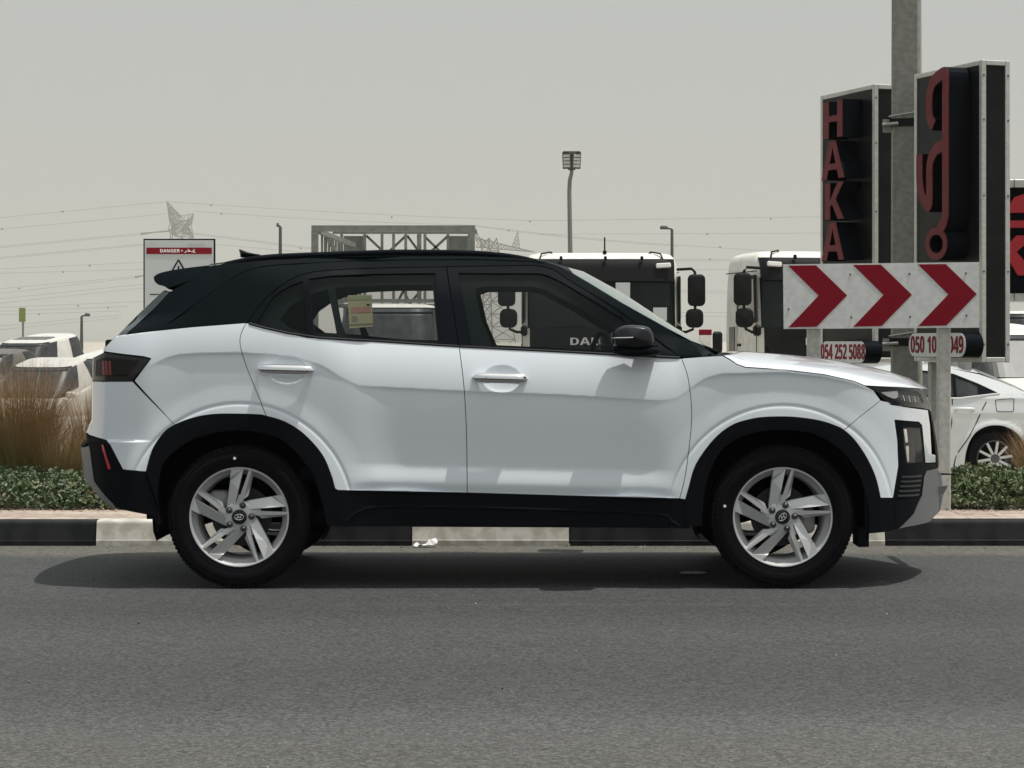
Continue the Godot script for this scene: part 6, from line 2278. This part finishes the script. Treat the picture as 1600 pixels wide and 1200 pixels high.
	put("spoiler_gap", ribbon(line([327, 415.5, 297, 438.5]), 0.0025, 0.0).mesh(), M.black_satin, car)
	# shark fin aerial
	var fin := Geo.new()
	var fx := spot(373, 389.5, MID)
	var fp := []
	for q in [[0, 0], [2, 0], [6, 1.2], [14, 4], [24, 6.5], [34, 8], [34, 13], [3, 13], [2, 8]]:
		fp.append(Vector2(q[0], -q[1]) * 11.8 / LENS)
	fin.pillow(fp, 0.06, 6, 1.6)
	put("roof_aerial", fin.mesh(), M.black_gloss, car, fx)
	# door mirrors
	for side in 2:
		var sh := Geo.new()
		sh.pillow(spline([955, 530, 955, 521, 962, 513, 974, 508, 992, 507.5, 1010, 510, 1018, 516, 1022, 526, 1022, 538, 1014, 545, 985, 546, 962, 543, 956, 538], 3).map(func(p): return Vector2(p.x - 988.0, 532.0 - p.y) * 10.7 / LENS), 0.20, 8, 3.2)
		var low := Geo.new()
		low.pillow(spline([957, 540, 975, 543, 1000, 544, 1020, 541, 1032, 545, 1032, 552, 1012, 556, 994, 557.5, 970, 556, 957, 551], 3).map(func(p): return Vector2(p.x - 988.0, 532.0 - p.y) * 10.75 / LENS), 0.17, 8, 3.0)
		var at_ := spot(988, 532, 0.085)
		var foot := Geo.new()
		foot.slab([Vector2(-0.04, 0.02), Vector2(0.05, 0.02), Vector2(0.05, -0.025), Vector2(-0.04, -0.025)], 0.0, -0.16)
		if side == 1:
			at_.z = 2.0 * MID - at_.z
		var mir := put("door_mirror", sh.mesh(), M.black_gloss, car, at_)
		put("mirror_base", low.mesh(), M.black_satin, mir, Vector3(0, -0.002, 0.0))
		put("mirror_foot", foot.mesh(), M.black_satin, mir, Vector3(0.07, -0.045, 0.0 if side == 0 else 0.16))
		var strip := Geo.new()
		strip.tube([Vector3(-0.095, 0.012, 0.045), Vector3(-0.09, 0.012, 0.085), Vector3(-0.07, 0.012, 0.095), Vector3(0.0, 0.014, 0.1005)], [0.003], 6)
		put("turn_lamp", strip.mesh() if side == 0 else strip.mesh(0.0), M.lamp_silver, mir)
	# inside
	var inner_holes := [line([742, 452, 755, 447.5, 830, 447.5, 850, 452, 900, 478, 985, 530, 1000, 556, 770, 543, 752, 500]), line([545, 447, 600, 445, 676, 445, 684, 532, 600, 530, 540, 524, 528, 490, 524, 450]), line([437, 500, 452, 480, 480, 462, 512, 452, 522, 500, 526, 522, 460, 518])]
	var liner := line([200, 527, 240, 490, 272, 458, 300, 440, 345, 418, 430, 410, 480, 407, 630, 404, 730, 404, 805, 407, 850, 413, 895, 432, 970, 477, 1045, 519, 1090, 553, 1350, 606, 1350, 625, 1250, 640, 1140, 655, 1095, 690, 1085, 740, 1085, 815, 540, 812, 520, 740, 490, 690, 440, 650, 330, 640, 255, 660, 225, 690, 215, 670, 205, 560])
	both("inner_trim", side_geo(liner, inner_holes, -0.045, 0.0, 0.03, 0.04), M.interior, car)
	put("headliner", across(lift.call(line([270, 470, 345, 430, 425, 424, 480, 421, 630, 418, 805, 421, 850, 428, 895, 441]), -0.05), mids.call(line([285, 462, 360, 424, 440, 419, 490, 417, 630, 414, 795, 417, 840, 422, 884, 436])), 0.8).mesh(), M.headliner, car)
	var cab := Geo.new()
	cab.box(Vector3(-0.20, 0.33, MID), Vector3(2.0, 0.06, 1.5))
	cab.box(Vector3(-0.15, 0.55, MID), Vector3(1.9, 0.06, 1.6))
	cab.box(Vector3(0.86, 0.75, MID), Vector3(0.06, 0.75, 1.5))
	cab.box(Vector3(-1.4, 0.85, MID), Vector3(0.9, 0.06, 1.45))
	cab.box(Vector3(-0.92, 0.62, MID), Vector3(0.05, 0.5, 1.5))
	cab.box(Vector3(1.45, 0.60, MID), Vector3(0.9, 0.5, 0.9))
	cab.box(Vector3(-1.45, 0.55, MID), Vector3(0.9, 0.5, 0.9))
	put("floor_pan", cab.mesh(), M.black_satin, car)
	var dash := Geo.new()
	dash.pillow(rounded(0.42, 0.24, 0.08), 1.5, 6, 8.0)
	put("dashboard", dash.mesh(), M.interior, car, Vector3(0.74, 1.02, MID))
	for zz in [-0.5, -1.3]:
		var seat := Node3D.new()
		seat.name = "seat"
		car.add_child(seat, true)
		seat.position = Vector3(-0.12, 0.6, zz)
		var bk := Geo.new()
		bk.pillow(spline([0.02, -0.1, 0.14, -0.05, 0.02, 0.30, -0.10, 0.55, -0.17, 0.62, -0.24, 0.60, -0.25, 0.52, -0.16, 0.25, -0.08, -0.02, 0.02, -0.1], 3), 0.5, 6, 4.0)
		put("backrest", bk.mesh(), M.seat, seat)
		var cu := Geo.new()
		cu.pillow(rounded(0.52, 0.16, 0.06), 0.5, 5, 4.0)
		put("seat_cushion", cu.mesh(), M.seat, seat, Vector3(0.26, 0.02, 0))
		var hr := Geo.new()
		hr.pillow(rounded(0.11, 0.20, 0.045), 0.27, 5, 3.0)
		put("headrest", hr.mesh(), M.seat, seat, Vector3(-0.275, 0.735, 0), Vector3(0, 0, 0.2))
	var bench := Geo.new()
	bench.pillow(spline([0.0, -0.1, 0.12, -0.05, -0.05, 0.30, -0.14, 0.47, -0.22, 0.50, -0.28, 0.46, -0.2, 0.2, -0.1, -0.05, 0.0, -0.1], 3), 1.3, 6, 8.0)
	put("rear_bench", bench.mesh(), M.seat, car, Vector3(-1.0, 0.62, MID))
	for zz in [-0.5, -1.3]:
		var hr := Geo.new()
		hr.pillow(rounded(0.09, 0.16, 0.04), 0.25, 5, 3.0)
		put("headrest", hr.mesh(), M.seat, car, Vector3(-1.26, 1.17, zz), Vector3(0, 0, 0.2))
	var st := Geo.new()
	var ringp := []
	for k in 33:
		var a := TAU * k / 32.0
		ringp.append(Vector3(sin(a) * 0.06, cos(a) * 0.18, 0) + Vector3(0, 0, 0) + Vector3(0, 0, 0.18 * sin(a)))
	st.tube(ringp, [0.014], 8)
	put("steering_wheel", st.mesh(), M.interior, car, Vector3(0.40, 1.05, -1.27))
	# wheel wells and wheels
	for hub in [REAR_HUB, FRONT_HUB]:
		var c := spot(hub.x, hub.y, -0.02)
		var well := Geo.new()
		var rows := []
		for z in [-0.012, -0.36]:
			var ring := []
			for k in 25:
				var a := deg_to_rad(-18.0 + 216.0 * k / 24.0)
				ring.append(Vector3(c.x + cos(a) * 0.415, maxf(0.23, c.y + sin(a) * 0.415), z))
			rows.append(ring)
		well.smooth_rings(rows, false)
		for k in 24:
			well.flat(Vector3(c.x, c.y, -0.36), rows[1][k], rows[1][k + 1], Color.WHITE, Vector3(0, 0, 1))
		both("wheel_arch_liner", well, M.liner, car)
		var spin := 0.0 if hub.x < 800 else deg_to_rad(73.5)
		make_wheel(car, Vector3(c.x, 0.343, -0.012), spin, false)
		make_wheel(car, Vector3(c.x, 0.343, 2.0 * MID + 0.012), spin, true)
		var flap := Geo.new()
		if hub.x < 800:
			flap.box(spot(249, 808, -0.12), Vector3(0.012, 0.13, 0.2), Basis(Vector3(0, 0, 1), 0.12))
		else:
			flap.box(spot(1345, 838, -0.13), Vector3(0.05, 0.085, 0.2))
		both("mud_flap", flap, M.cladding, car)
	var axle := Geo.new()
	axle.tube([Vector3(-1.39, 0.30, -0.2), Vector3(-1.39, 0.28, -1.6)], [0.05], 10)
	axle.tube([Vector3(-1.7, 0.27, -1.1), Vector3(-0.6, 0.25, -1.2), Vector3(0.9, 0.25, -1.2)], [0.035], 10)
	put("underbody", axle.mesh(), M.liner, car)
